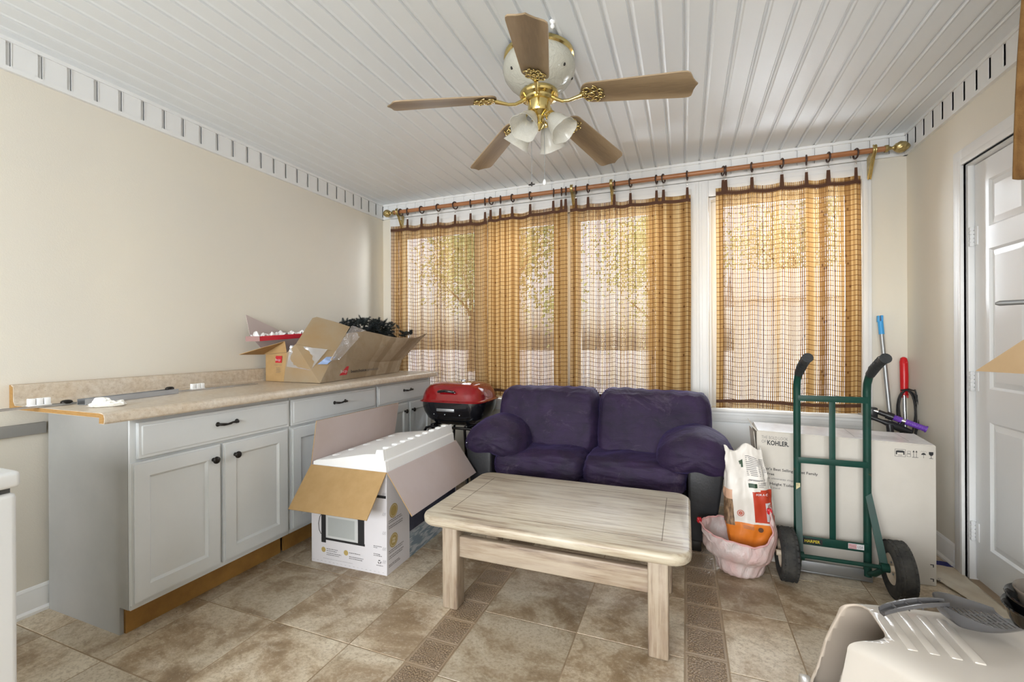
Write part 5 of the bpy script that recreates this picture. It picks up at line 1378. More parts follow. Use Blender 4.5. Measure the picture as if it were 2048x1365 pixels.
    mb = MB(); mb.box((0.512, yu-0.004, 0.010), (0.842, yu+0.008, 0.060), 0.002); mb.box((0.512, yu-0.004, 0.002), (0.842, yu+0.052, 0.010), 0.001); obj('toe_plate', mb, DULLST, h)
hand_truck()

# ------------------------------------------------------------------ cat litter sack in a tied-open white bag
def litter():
    s = thing('litter_sack', 'tall white and orange cat litter sack standing in a plastic bag beside the loveseat', 'litter bag', (0.275, 2.53, 0))
    WP = M('sack_white', (0.66, 0.62, 0.57), 0.42, col2=(0.62, 0.58, 0.52), nscale=3, bump=0.3, bscale=18)
    cx, cy, hw, hd = 0.300, 2.545, 0.114, 0.048
    def surf(a, t):
        """a: angle round the sack (0..1), t: height 0..1"""
        th = 2*PI*a; c, n = math.cos(th), math.sin(th)
        p = 3.2; r = (abs(c)**p+abs(n)**p)**(-1/p)*(0.36+0.64*min(1, t/0.36))
        flat = 1-0.80*max(0, (t-0.72)/0.28)**1.3; wide = 1 - 0.26*max(0, (t-.45)/.55)
        crum = 0.010*fbm(Vector((c*2, n*2, t*4.0)), 1.0, 4)*(0.5+t)
        x = cx + c*r*hw*wide + c*crum + (max(t, 0.35)-0.5)*(-0.045) - 0.030*max(0, 0.35-t)/0.35; y = cy + n*r*hd*flat + n*crum*1.4 + 0.055*t
        z = 0.020 + 0.602*t + (0.018*math.sin(c*5.0+.7) + 0.012*c)*max(0, (t-.8)/.2)
        return Vector((x, y, z))
    mb = MB(); nu, nv = 72, 64; g = [[mb.bm.verts.new(surf(i/nu, j/nv)) for j in range(nv+1)] for i in range(nu)]
    for i in range(nu):
        for j in range(nv):
            f = mb.bm.faces.new((g[i][j], g[(i+1) % nu][j], g[(i+1) % nu][j+1], g[i][j+1]))
            q = f.calc_center_median(); a = (i+.5)/nu; t = (j+.5)/nv
            fr = a > 0.5     # front half faces -y
            xr = (q.x-(cx+(max(t, .35)-.5)*(-.045)))/hw
            if t < 0.455 and not (fr and -0.62 < xr and t > 0.395): f.material_index = 1
            if fr and xr > 0.16 and 0.40 <= t < 0.655 + 0.03*(xr-.2): f.material_index = 2
            if xr < -0.66 and 0.36 < t < 0.58: f.material_index = 3
            if xr < -0.60 and 0.58 <= t < 0.66: f.material_index = 4
    mb.bm.faces.new([g[i][0] for i in range(nu)][::-1])
    body = obj('sack_body', mb, [WP, M('sack_orange', (0.62, 0.17, 0.015), 0.4), M('sack_red', (0.42, 0.04, 0.015), 0.4), M('print_cat_brown', (0.10, 0.055, 0.03), 0.6, col2=(.32, .2, .11), nscale=30, stretch=(4, 1, 1)), M('print_skin', (0.55, 0.33, 0.22), 0.5)], s, 70)
    # print panels follow the front of the sack
    def onf(xn, t, off=0.0018):
        lo, hi = 0.5, 1.0; best = None
        for k in range(60):
            a = 0.5 + k/120; p = surf(a, t); e = abs((p.x-(cx+(max(t, .35)-.5)*(-.045)))/hw - xn)
            if best is None or e < best[0]: best = (e, p)
        return best[1] + Vector((0, -off, 0))
    def strip(mb, x0, x1, t0, t1, n=4, off=.0018):
        G = [[mb.bm.verts.new(onf(x0+(x1-x0)*i/n, t0+(t1-t0)*j, off)) for j in (0, 1)] for i in range(n+1)]
        for i in range(n): mb.bm.faces.new((G[i][0], G[i+1][0], G[i+1][1], G[i][1]))
    mb = MB(); rnd = random.Random(4)
    for k in range(11):
        t = 0.905-0.013*k
        strip(mb, 0.02+0.03*k/11, 0.86-0.05*rnd.random(), t+0.008, t+0.0125, 6)
    strip(mb, 0.10, 0.86, 0.748, 0.753, 6); strip(mb, 0.06, 0.5, 0.742, 0.746, 3)
    for k in range(3): strip(mb, 0.45, 0.86-.1*k, 0.725-0.014*k, 0.729-0.014*k, 4)
    for k in range(3): strip(mb, -0.30, 0.10, 0.368-0.010*k, 0.3705-0.010*k, 3)
    obj('print_small_text', mb, INKG, body)
    mb = MB(); strip(mb, 0.06, 0.40, 0.688, 0.722, 3, .0022); obj('print_badge', mb, M('print_dark_green', (0.02, 0.05, 0.025), 0.5), body)
    mb = MB(); strip(mb, -0.22, -0.08, 0.868, 0.900, 2, .0022); strip(mb, -0.14, -0.06, 0.840, 0.868, 2, .0022); obj('print_leaf', mb, M('print_leaf_green', (0.03, 0.06, 0.03), 0.5), body)
    mb = MB(); strip(mb, 0.66, 0.92, 0.420, 0.570, 3, .0022); obj('print_window', mb, M('print_pale_blue', (0.50, 0.47, 0.48), 0.5), body)
    mb = MB(); strip(mb, 0.72, 0.88, 0.435, 0.555, 3, .0027); obj('print_window_inner', mb, M('print_taupe', (0.30, 0.17, 0.13), 0.5), body)
    p = onf(0.30, 0.628); text('print_slogan', 'FOR A C', p, (1, 0, 0.12), (0, 0, 1), 0.010, CARDW, body, width=0.050, bold=0.01, off=.003)
    mb = MB(); p = onf(-0.38, 0.470); disc(mb, p, (1, 0, 0), (0, 0, 1), 0.016, 20, .0022, 0.0125); disc(mb, p, (1, 0, 0), (0, 0, 1), 0.009, 20, .0022, 0.002)
    obj('print_round_stamp', mb, M('print_stamp_red', (0.45, 0.10, 0.06), 0.5), body)
    p = onf(0.36, 0.350); mb = MB(); disc(mb, p, (1, 0, 0), (0, 0, 1), 0.012, 18, .0025); obj('print_brown_dot', mb, M('print_brown', (0.09, 0.035, 0.015), 0.5), body)
    # the plastic bag round its foot
    PL, nt, out = new_mat('thin_white_plastic')
    pr = nt.nodes.new('ShaderNodeBsdfPrincipled'); pr.inputs['Roughness'].default_value = 0.32
    a_ = noise_(nt, coords(nt, 'Object'), 6, 5, .6, 1.0); L(nt, ramp(nt, a_, [(0.35, (0.74, 0.67, 0.64)), (0.65, (0.76, 0.52, 0.50))]), pr.inputs['Base Color'])
    bp = nt.nodes.new('ShaderNodeBump'); bp.inputs['Strength'].default_value = 0.7; bp.inputs['Distance'].default_value = 0.01
    L(nt, noise_(nt, coords(nt, 'Object', (1, 1, .6)), 22, 4, .6, 2.0), bp.inputs['Height']); L(nt, bp.outputs[0], pr.inputs['Normal'])
    tl = nt.nodes.new('ShaderNodeBsdfTranslucent'); tl.inputs[0].default_value = (.8, .72, .7, 1); mx = nt.nodes.new('ShaderNodeMixShader'); mx.inputs[0].default_value = .3
    L(nt, pr.outputs[0], mx.inputs[1]); L(nt, tl.outputs[0], mx.inputs[2]); L(nt, mx.outputs[0], out.inputs[0])
    b = thing('plastic_bag', 'crumpled white plastic bag with red drawstring round the foot of the litter sack', 'plastic bag', (0.27, 2.53, 0))
    bx, by = 0.256, 2.520
    prof = [(0.02, 0.003), (0.085, 0.004), (0.104, 0.016), (0.110, 0.040), (0.112, 0.066), (0.122, 0.086), (0.150, 0.100), (0.164, 0.125), (0.167, 0.155), (0.164, 0.185), (0.158, 0.210), (0.153, 0.230), (0.150, 0.246), (0.146, 0.242), (0.146, 0.22)]
    def bag(a, j):
        r, z = prof[j]; k = j/(len(prof)-1); c, n = math.cos(a), math.sin(a)
        w = fbm(Vector((c*1.6, n*1.6, z*7)), 1.0, 4); fold = 0.009*math.sin(a*3+z*42)*(0.3+k) + 0.004*math.sin(a*17-z*60)
        r2 = r*(1+0.09*w) + (fold if j > 0 else 0)
        rim = max(0, (k-0.45)/0.55)
        # rim rises to a point at right and left, dips in front
        zz = z + rim*(0.128*max(0, math.cos(a-0.05))**3 + -0.004*max(0, -math.cos(a))**2 - 0.085*max(0, math.cos(a+PI*0.42))**1.2 + 0.012*math.sin(3*a)) + 0.010*w*(k > .1)
        x = bx + c*r2*(1.0 if c < 0 else .98) - rim*0.035*max(0, -c)
        y = by + n*r2*(0.80 if n < 0 else 0.62)
        return Vector((x, y, max(zz, 0.002)))
    mb = MB(); n = 96; G = [[mb.bm.verts.new(bag(2*PI*i/n, j)) for j in range(len(prof))] for i in range(n)]
    for i in range(n):
        for j in range(len(prof)-1): mb.bm.faces.new((G[i][j], G[(i+1) % n][j], G[(i+1) % n][j+1], G[i][j+1]))
    mb.bm.faces.new([G[i][0] for i in range(n)][::-1]); mb.recalc = False
    bo = obj('bag_body', mb, PL, b)
    sd = bo.modifiers.new('subdivide', 'SUBSURF'); sd.levels = 1; sd.render_levels = 1
    mb = MB(); mb.tube([bag(2*PI*i/n, 12)+Vector((0, 0, -0.006)) for i in range(n)], 0.0045, 6, closed=True); obj('drawstring_hem', mb, M('hem_pink', (0.62, 0.33, 0.32), 0.5), b, 60)
    for a in (0.02, PI+.05):
        p = bag(a, 12); mb = MB(); mb.blob((p.x, p.y, p.z), (0.011, 0.006, 0.014), (3.5,)*3, 6, lambda w, o: o+Vector((w.x, w.y, w.z))*.004*fbm(w*2, 1, 3)); tag(obj('drawstring_tab', mb, M('drawstring_red', (0.50, 0.01, 0.02), 0.4), b, 60), 'red drawstring end')
litter()

# ------------------------------------------------------------------ things in the right corner
def corner():
    # telescopic pole with blue cap
    p = thing('broom_pole', 'grey metal broom pole with a bright blue end leaning beside the right window', 'broom handle', (1.165, 3.42, 0))
    a = Vector((1.150, 3.470, 1.325)); b_ = Vector((1.190, 3.28, 0.0)); d = (b_-a).normalized()
    mb = MB(); mb.cyl(a+d*0.10, b_, 0.0115, 16); obj('pole', mb, DULLST, p)
    mb = MB(); mb.cyl(a+d*0.032, a+d*0.115, 0.0145, 16); mb.box((a.x-0.014, a.y-0.012, a.z-0.036), (a.x-0.005, a.y+0.012, a.z+0.004), .002); mb.box((a.x+0.004, a.y-0.012, a.z-0.036), (a.x+0.014, a.y+0.012, a.z+0.006), .002)
    obj('end_cap', mb, M('plastic_sky_blue', (0.05, 0.33, 0.70), 0.35), p)
    # red handled pole with black cord looped over it
    r = thing('red_handled_pole', 'steel pole with a long red grip leaning in the right corner', 'long-handled tool', (1.262, 3.44, 0))
    RD = M('plastic_red', (0.60, 0.01, 0.015), 0.28)
    x, y = 1.258, 3.440
    mb = MB(); mb.cyl((x-.012, y-0.09, 0.0), (x-.004, y-0.015, 0.86), 0.0095, 14); obj('tube', mb, STEEL, r)
    mb = MB(); mb.tube([(x-.004, y-.018, 0.835), (x-.003, y-.016, 0.86), (x-.001, y-.010, 0.95), (x, y-.002, 1.04), (x, y, 1.062), (x, y, 1.070)], [.017, .0195, .021, .0205, .016, .006], 18)
    for k in range(4): mb.cyl((x-.018+.010*k, y-.020, 0.820), (x-.018+.010*k, y-.020, 0.845), 0.004, 8)
    obj('grip', mb, RD, r, 50)
    mb = MB(); mb.ring((x, y-0.0215, 1.040), (0, 1, 0.05), 0.008, 0.0022, 18, 8); obj('hang_hole', mb, RD, r)
    c = thing('power_cord', 'coiled black cord hung over the red-handled pole', 'power cord', (1.23, 3.41, 0.84))
    CB = M('cord_black', (0.015, 0.014, 0.014), 0.5)
    mb = MB(); rnd = random.Random(2)
    for k in range(7):
        w = 0.036 + 0.012*rnd.random(); cx = x-0.006+rnd.uniform(-.010, .006); zb = 0.50+0.14*rnd.random(); yy = y-0.045-0.006*k*0.6
        P = []
        for i in range(26):
            t = i/26*2*PI; s_, c_ = math.sin(t), math.cos(t)
            P.append((cx + w*s_*(1.0+0.15*c_), yy - 0.012*math.sin(t*2+k)*.5 - 0.02*(1-c_)/2, (0.870-zb)/2*c_ + (0.870+zb)/2))
        mb.tube(P, 0.0035, 7, closed=True)
    obj('cord_coil', mb, CB, c, 60)
    mb = MB(); mb.tube([(x-0.03, y-.045, 0.868), (x, y-.07, 0.878), (x+0.030, y-.05, 0.868)], 0.004, 8); mb.box((x+0.030, y-0.068, 0.805), (x+0.050, y-0.045, 0.845), 0.004); mb.cyl((x+.04, y-.056, .845), (x+.035, y-.05, .875), .004); obj('plug', mb, CB, c)
    # folded kick scooter lying behind the carton: only bar, grips and clamp show
    s = thing('kick_scooter', 'folded kick scooter with purple grips resting behind the large white carton', 'scooter', (1.15, 3.18, 0))
    PU = M('grip_purple', (0.16, 0.055, 0.42), 0.4, bump=0.5, bscale=120); BK = M('scooter_black', (0.015, 0.015, 0.017), 0.35); CH = M('chrome', (0.72, 0.72, 0.74), 0.12, 1.0)
    A = Vector((1.000, 3.215, 0.775)); B = Vector((1.248, 3.135, 0.678)); d = (B-A).normalized()
    mb = MB(); mb.cyl(A, B-d*0.01, 0.0105, 14); obj('handlebar', mb, CH, s)
    for t0, t1, m_ in ((0.66, 1.0, PU), (0.46, 0.60, PU)):
        mb = MB(); p0 = A+(B-A)*t0; p1 = A+(B-A)*t1; mb.cyl(p0, p1, 0.0155, 16)
        for k in range(9): mb.ring(p0+(p1-p0)*(k+.5)/9, d, 0.0152, 0.0018, 16, 6)
        mb.cyl(p1-d*.006, p1, 0.019 if t1 == 1.0 else .017, 16); obj('grip', mb, m_, s)
    mb = MB(); mb.cyl(A+(B-A)*0.20, A+(B-A)*0.44, 0.0145, 16); mb.cyl(A+(B-A)*0.34, A+(B-A)*0.46, 0.021, 16); mb.box((A.x+.01, A.y-.02, A.z-0.07), (A.x+0.05, A.y+.02, A.z+0.005), 0.008, 2); obj('clamp', mb, BK, s)
    mb = MB(); mb.tube([(0.985, 3.19, 0.735), (1.06, 3.175, 0.705), (1.10, 3.17, 0.690), (1.14, 3.17, 0.672), (1.19, 3.16, 0.655)], [.011, .012, .020, .022, .012], 12)
    mb.tube([(1.12, 3.17, 0.66), (1.15, 3.17, 0.695), (1.17, 3.175, 0.715)], [.012, .010, .008], 10); mb.tube([(1.09, 3.16, .69), (1.10, 3.12, .40), (1.12, 3.09, .06)], .017, 12)
    obj('stem', mb, BK, s, 50)
    for yy, zz in ((3.09, 0.052), ):
        mb = MB(); mb.M = Matrix.Translation((1.12, yy, zz)) @ Matrix.Rotation(PI/2, 4, 'Y'); mb.lathe([(0, -.012), (.03, -.012), (.05, -.010), (.052, 0), (.05, .010), (.03, .012), (0, .012)], 24); obj('wheel', mb, BK, s)
corner()

def rug():
    m, nt, out = new_mat('rug_canvas'); p = nt.nodes.new('ShaderNodeBsdfPrincipled'); p.inputs['Roughness'].default_value = 0.9
    v = coords(nt, 'Object'); sp = nt.nodes.new('ShaderNodeSeparateXYZ'); L(nt, v, sp.inputs[0])
    band = math_(nt, 'MULTIPLY', math_(nt, 'GREATER_THAN', sp.outputs[1], 0.205), math_(nt, 'LESS_THAN', sp.outputs[1], 0.262))
    c = mixc(nt, ramp(nt, noise_(nt, v, 5, 5, .6), [(.4, 0.), (.7, 1.)]), (0.66, 0.60, 0.49), (0.52, 0.44, 0.33))
    c = mixc(nt, band, c, (0.025, 0.03, 0.16))
    sm = math_(nt, 'MULTIPLY', math_(nt, 'LESS_THAN', sp.outputs[0], -0.06), ramp(nt, noise_(nt, v, 16, 4, .7), [(.54, 0.), (.60, 1.)]))
    c = mixc(nt, sm, c, (0.07, 0.07, 0.11)); L(nt, c, p.inputs['Base Color'])
    bp = nt.nodes.new('ShaderNodeBump'); bp.inputs['Strength'].default_value = .4; L(nt, noise_(nt, v, 130, 2), bp.inputs['Height']); L(nt, bp.outputs[0], p.inputs['Normal'])
    L(nt, p.outputs[0], out.inputs[0])
    cx, cy = 1.215, 2.74
    out_ = [(-0.075, 0.25), (0.062, 0.29), (0.070, 0.10), (0.068, -0.20), (0.062, -0.60), (-0.09, -0.62), (-0.07, -0.30), (-0.035, -0.12), (-0.070, 0.00), (-0.11, 0.06), (-0.09, 0.14)]
    mb = MB(); nx, ny = 26, 70; 
    def edge(y):
        L_ = sorted([(b, a) for a, b in out_ if a < 0]); R_ = sorted([(b, a) for a, b in out_ if a > 0])
        def ip(P):
            if y <= P[0][0]: return P[0][1]
            for (y0, a0), (y1, a1) in zip(P, P[1:]):
                if y0 <= y <= y1: return a0+(a1-a0)*(y-y0)/(y1-y0)
            return P[-1][1]
        return ip(L_), ip(R_)
    def fn(u, v_):
        y = -0.60 + 0.87*v_; a, b = edge(y); x = a+(b-a)*u
        z = 0.004 + 0.010*max(0, fbm((x*7, y*5, 1), 1, 3))+0.006*math.sin(y*24+x*30)**2*(1-u)
        return Vector((cx+x+0.006*fbm((y*20, u, 0), 1, 3), cy+y, z))
    mb.grid(fn, nx, ny)
    mb.M = Matrix.Translation((-cx, -cy, 0)); bmesh.ops.transform(mb.bm, matrix=mb.M, verts=mb.bm.verts[:])
    mb.M = Matrix()
    o = obj('floor_mat', mb, m, angle=80); o.location = (cx, cy, 0)
    so = o.modifiers.new('thickness', 'SOLIDIFY'); so.thickness = 0.004; so.offset = -1
    tag(o, 'crumpled off-white cloth mat with a dark blue stripe on the floor by the door', 'rug')
rug()

# ------------------------------------------------------------------ hooded cat litter box with scoop, and bowls
def litter_box():
    g = thing('cat_litter_box', 'beige hooded cat litter box with a round opening, bottom right corner', 'litter box', (0.62, 1.28, 0), math.radians(0))
    PLA = M('litter_box_plastic', (0.50, 0.46, 0.41), 0.22, coat=0.3)
    PIN = M('litter_box_inside', (0.50, 0.42, 0.34), 0.5)
    def plan(x, y):
        k = max(0.0, min(1.0, (x-0.33)/0.36)); k = k*k*(3-2*k)
        lo = 1.285 + (1.045-1.285)*k; hi = 1.525 + (1.600-1.525)*k
        return lo + (y-1.090)/(1.560-1.090)*(hi-lo)
    # body frame: opening faces -x; box runs towards +x. all coordinates in the room
    x0, x1, y0, y1 = 0.315, 0.93, 1.090, 1.560
    mb = MB()
    def ring_at(z, grow, x_in=0.0):
        P = []; n = 64
        for i in range(n):
            a = 2*PI*i/n; c, s_ = math.cos(a), math.sin(a); p = 5.0; r = (abs(c)**p+abs(s_)**p)**(-1/p)
            xx = (x0+x1)/2 + c*r*((x1-x0)/2+grow); P.append((xx, plan(xx, (y0+y1)/2 + s_*r*((y1-y0)/2+grow)), z))
        return P
    def loft(rings, cap0, cap1):
        V = [[mb.bm.verts.new(p) for p in R_] for R_ in rings]
        for A, B in zip(V, V[1:]):
            for i in range(len(A)): mb.bm.faces.new((A[i], A[(i+1) % len(A)], B[(i+1) % len(B)], B[i]))
        if cap0: mb.bm.faces.new(V[0][::-1])
        if cap1: mb.bm.faces.new(V[-1])
    loft([ring_at(0.0, -0.05), ring_at(0.006, -0.04), ring_at(0.15, -0.008), ring_at(0.165, 0.012), ring_at(0.176, 0.014), ring_at(0.176, 0.0), ring_at(0.15, -0.014), ring_at(0.02, -0.045)], True, True)
    obj('tray', mb, PLA, g, 40)
    # hood: shell with the front cut open. built as grid over (angle, height) with the opening left out
    mb = MB(); nA, nZ = 128, 44
    top = 0.462
    def hood(a, t, inset=0.0):
        """a in 0..1 round, t in 0..1 from the rim over the shoulder to the top centre"""
        th = 2*PI*a; c, s_ = math.cos(th), math.sin(th); p = 4.2; r = (abs(c)**p+abs(s_)**p)**(-1/p)
        if t < 0.62: k = t/0.62; sc = 1.0 - 0.10*k**1.5; z = 0.165 + (top-0.045-0.165)*k
        else: k = (t-0.62)/0.38; sc = 0.90*math.cos(k*PI/2)**0.55; z = top-0.045 + 0.045*math.sin(k*PI/2)**0.8
        ax = (x1-x0)/2*sc - inset; ay = (y1-y0)/2*sc - inset
        X_ = (x0+x1)/2 + c*r*ax; Y_ = (y0+y1)/2 + s_*r*ay
        # roof slopes down to the back, slot ribs later
        Z_ = z - inset*0.5
        lean = max(0, (X_-x0)/(x1-x0)); Z_ -= 0.015*lean*(t > .3)
        return Vector((X_, plan(X_, Y_), Z_))
    V = {}; W = {}
    def gv(D, i, j, ins):
        k = (i % nA, j)
        if k not in D: D[k] = mb.bm.verts.new(hood((i % nA)/nA, min(j/nZ, 0.985), ins))
        return D[k]
    for i in range(nA):
        for j in range(nZ):
            mb.bm.faces.new((gv(V, i, j, 0), gv(V, i+1, j, 0), gv(V, i+1, j+1, 0), gv(V, i, j+1, 0)))
            mb.bm.faces.new((gv(W, i, j+1, .007), gv(W, i+1, j+1, .007), gv(W, i+1, j, .007), gv(W, i, j, .007))).material_index = 1
        mb.bm.faces.new((gv(V, i+1, 0, 0), gv(V, i, 0, 0), gv(W, i, 0, .007), gv(W, i+1, 0, .007)))
    mb.bm.faces.new([gv(V, i, nZ, 0) for i in range(nA)]); mb.bm.faces.new([gv(W, i, nZ, .007) for i in range(nA)][::-1]).material_index = 1
    hd = obj('hood', mb, [PLA, PIN], g, 60)
    mb = MB()
    mb.prism([(x0-0.20, 1.318, 0.215), (x0+0.030, 1.318, 0.215), (x0+0.070, 1.318, 0.33), (x0+0.140, 1.318, 0.42), (x0+0.155, 1.318, 0.60), (x0-0.20, 1.318, 0.60)], (0, 0.188, 0), 0.045, 6)
    cut = obj('cutter', mb, PIN, g)
    bo = hd.modifiers.new('opening', 'BOOLEAN'); bo.operation = 'DIFFERENCE'; bo.object = cut; bo.solver = 'EXACT'
    bpy.context.view_layer.update()
    me = bpy.data.meshes.new_from_object(hd.evaluated_get(bpy.context.evaluated_depsgraph_get()))
    hd.modifiers.remove(bo); hd.data = me; bpy.data.objects.remove(cut)
    # carrying bridge and roof ribs
    for k in range(4):
        mb = MB(); x = x0+0.165+k*0.040; mb.prism([(x, 1.300, top-0.019), (x+0.022, 1.300, top-0.019), (x+0.022, 1.470, top-0.019), (x, 1.470, top-0.019)], (0, 0, 0.0155), 0.004, 2); obj('roof_rib', mb, PLA, hd)
    # latches where the hood meets the tray
    for y in (1.32, 1.49):
        mb = MB(); mb.box((x0-0.010, y-0.03, 0.15), (x0+0.02, y+0.03, 0.205), 0.006, 2); obj('latch', mb, PLA, hd)
    # scoop lying on the roof
    s = thing('litter_scoop', 'grey slotted litter scoop lying on top of the cat litter box', 'litter scoop', (0.604, 1.445, 0.4605), math.radians(13))
    SG = M('scoop_grey', (0.075, 0.073, 0.075), 0.25, coat=0.3)
    Z0 = 0.008
    # local frame: handle towards -x, pan to +x
    mb = MB()
    prs = []
    nU, nV = 40, 24
    def pan(u, v):   # u from the rounded back to the tapering tip, v across
        x = -0.004 + 0.152*u
        hw = 0.074*(math.sqrt(max(0.0, 1-(1-u/0.42)**2)) if u < 0.42 else 1 - 0.42*((u-0.42)/0.58)**1.6)
        hw = max(hw, 0.008)
        q = 2*v-1; wall = 0.040*(1-0.78*u)*(abs(q)**6) + 0.040*max(0, 1-u/0.14)**1.5*(1-abs(q)**6)
        return x, hw*q, Z0 + wall + 0.006*u
    G = [[Vector(pan(i/nU, j/nV)) for j in range(nV+1)] for i in range(nU+1)]
    VT = [[mb.bm.verts.new(p+Vector((0, 0, .0022))) for p in R_] for R_ in G]; VB = [[mb.bm.verts.new(p) for p in R_] for R_ in G]
    def slot(i, j): return 9 < i < 39 and 4 <= j < 20 and (i % 3) == 1 and (j % 6) not in (4,)
    for i in range(nU):
        for j in range(nV):
            if slot(i, j): continue
            mb.bm.faces.new((VT[i][j], VT[i+1][j], VT[i+1][j+1], VT[i][j+1])); mb.bm.faces.new((VB[i][j+1], VB[i+1][j+1], VB[i+1][j], VB[i][j]))
            for di, dj, a_, b_ in ((-1, 0, (i, j), (i, j+1)), (1, 0, (i+1, j), (i+1, j+1)), (0, -1, (i, j), (i+1, j)), (0, 1, (i, j+1), (i+1, j+1))):
                ii, jj = i+di, j+dj
                if 0 <= ii < nU and 0 <= jj < nV and not slot(ii, jj): continue
                mb.bm.faces.new((VT[a_[0]][a_[1]], VT[b_[0]][b_[1]], VB[b_[0]][b_[1]], VB[a_[0]][a_[1]]))
    obj('pan', mb, SG, s, 40, local=True)
    mb = MB(); n = 14
    sec = lambda x, w, z: [(x, -w, z+0.006), (x, -w, z+0.014), (x, -w*.75, z+0.014), (x, -w*.6, z+0.006), (x, w*.6, z+0.006), (x, w*.75, z+0.014), (x, w, z+0.014), (x, w, z+0.006), (x, w*.6, z), (x, -w*.6, z)]
    R_ = []
    for i in range(n+1):
        t = i/n; x = 0.010-0.148*t; R_.append([mb.bm.verts.new(p) for p in sec(x, 0.0105+0.0035*math.sin(PI*t)**.5+0.002*t, Z0+0.034*math.sin(PI*(0.50+0.50*t))**0.8+0.001)])
    for A, B in zip(R_, R_[1:]):
        for k in range(10): mb.bm.faces.new((A[k], A[(k+1) % 10], B[(k+1) % 10], B[k]))
    mb.bm.faces.new(R_[0][::-1]); mb.bm.faces.new(R_[-1])
    for k in range(3): mb.box((-0.05-0.030*k, -0.009, Z0+0.026-k*.006), (-0.048-0.030*k, 0.009, Z0+0.042-k*.007))
    obj('handle', mb, SG, s, 40, local=True)
    s.location = (0.604, 1.445, 0.4605); s.rotation_euler = (0, 0, math.radians(13))
litter_box()
def bowls():
    BG = M('bowl_gloss_black', (0.008, 0.009, 0.011), 0.08, coat=0.5); BT = M('bowl_taupe', (0.22, 0.19, 0.16), 0.18)
    st = thing('step_stool', 'black low stool at the right edge carrying the stacked bowls', 'stool', (1.12, 1.96, 0))
    mb = MB(); mb.box((0.99, 1.84, 0.182), (1.25, 2.08, 0.202), 0.006); obj('top', mb, BG, st)
    for x in (1.01, 1.23):
        for y in (1.86, 2.06): mb = MB(); mb.box((x-.012, y-.012, 0), (x+.012, y+.012, 0.182), .002); obj('leg', mb, BG, st)
    for i, (z, R_, m, lab) in enumerate(((0.203, 0.135, BG, 'glossy black bowl, lowest of the stack at the right edge'), (0.238, 0.128, BG, 'glossy black bowl in the middle of the stack at the right edge'), (0.262, 0.108, BT, 'taupe bowl on top of the black bowls at the right edge'))):
        mb = MB(); mb.M = Matrix.Translation((1.115, 1.950, z))
        mb.lathe([(0, 0.0), (R_*.60, 0.0), (R_*.70, 0.008), (R_*.88, 0.055), (R_*.95, 0.085), (R_, 0.095), (R_*.985, 0.099), (R_*.93, 0.094), (R_*.84, 0.058), (R_*.66, 0.014), (0, 0.010)], 56)
        tag(obj('bowl', mb, m, angle=60), lab, 'bowl', 'stacked bowls at the right edge')
bowls()

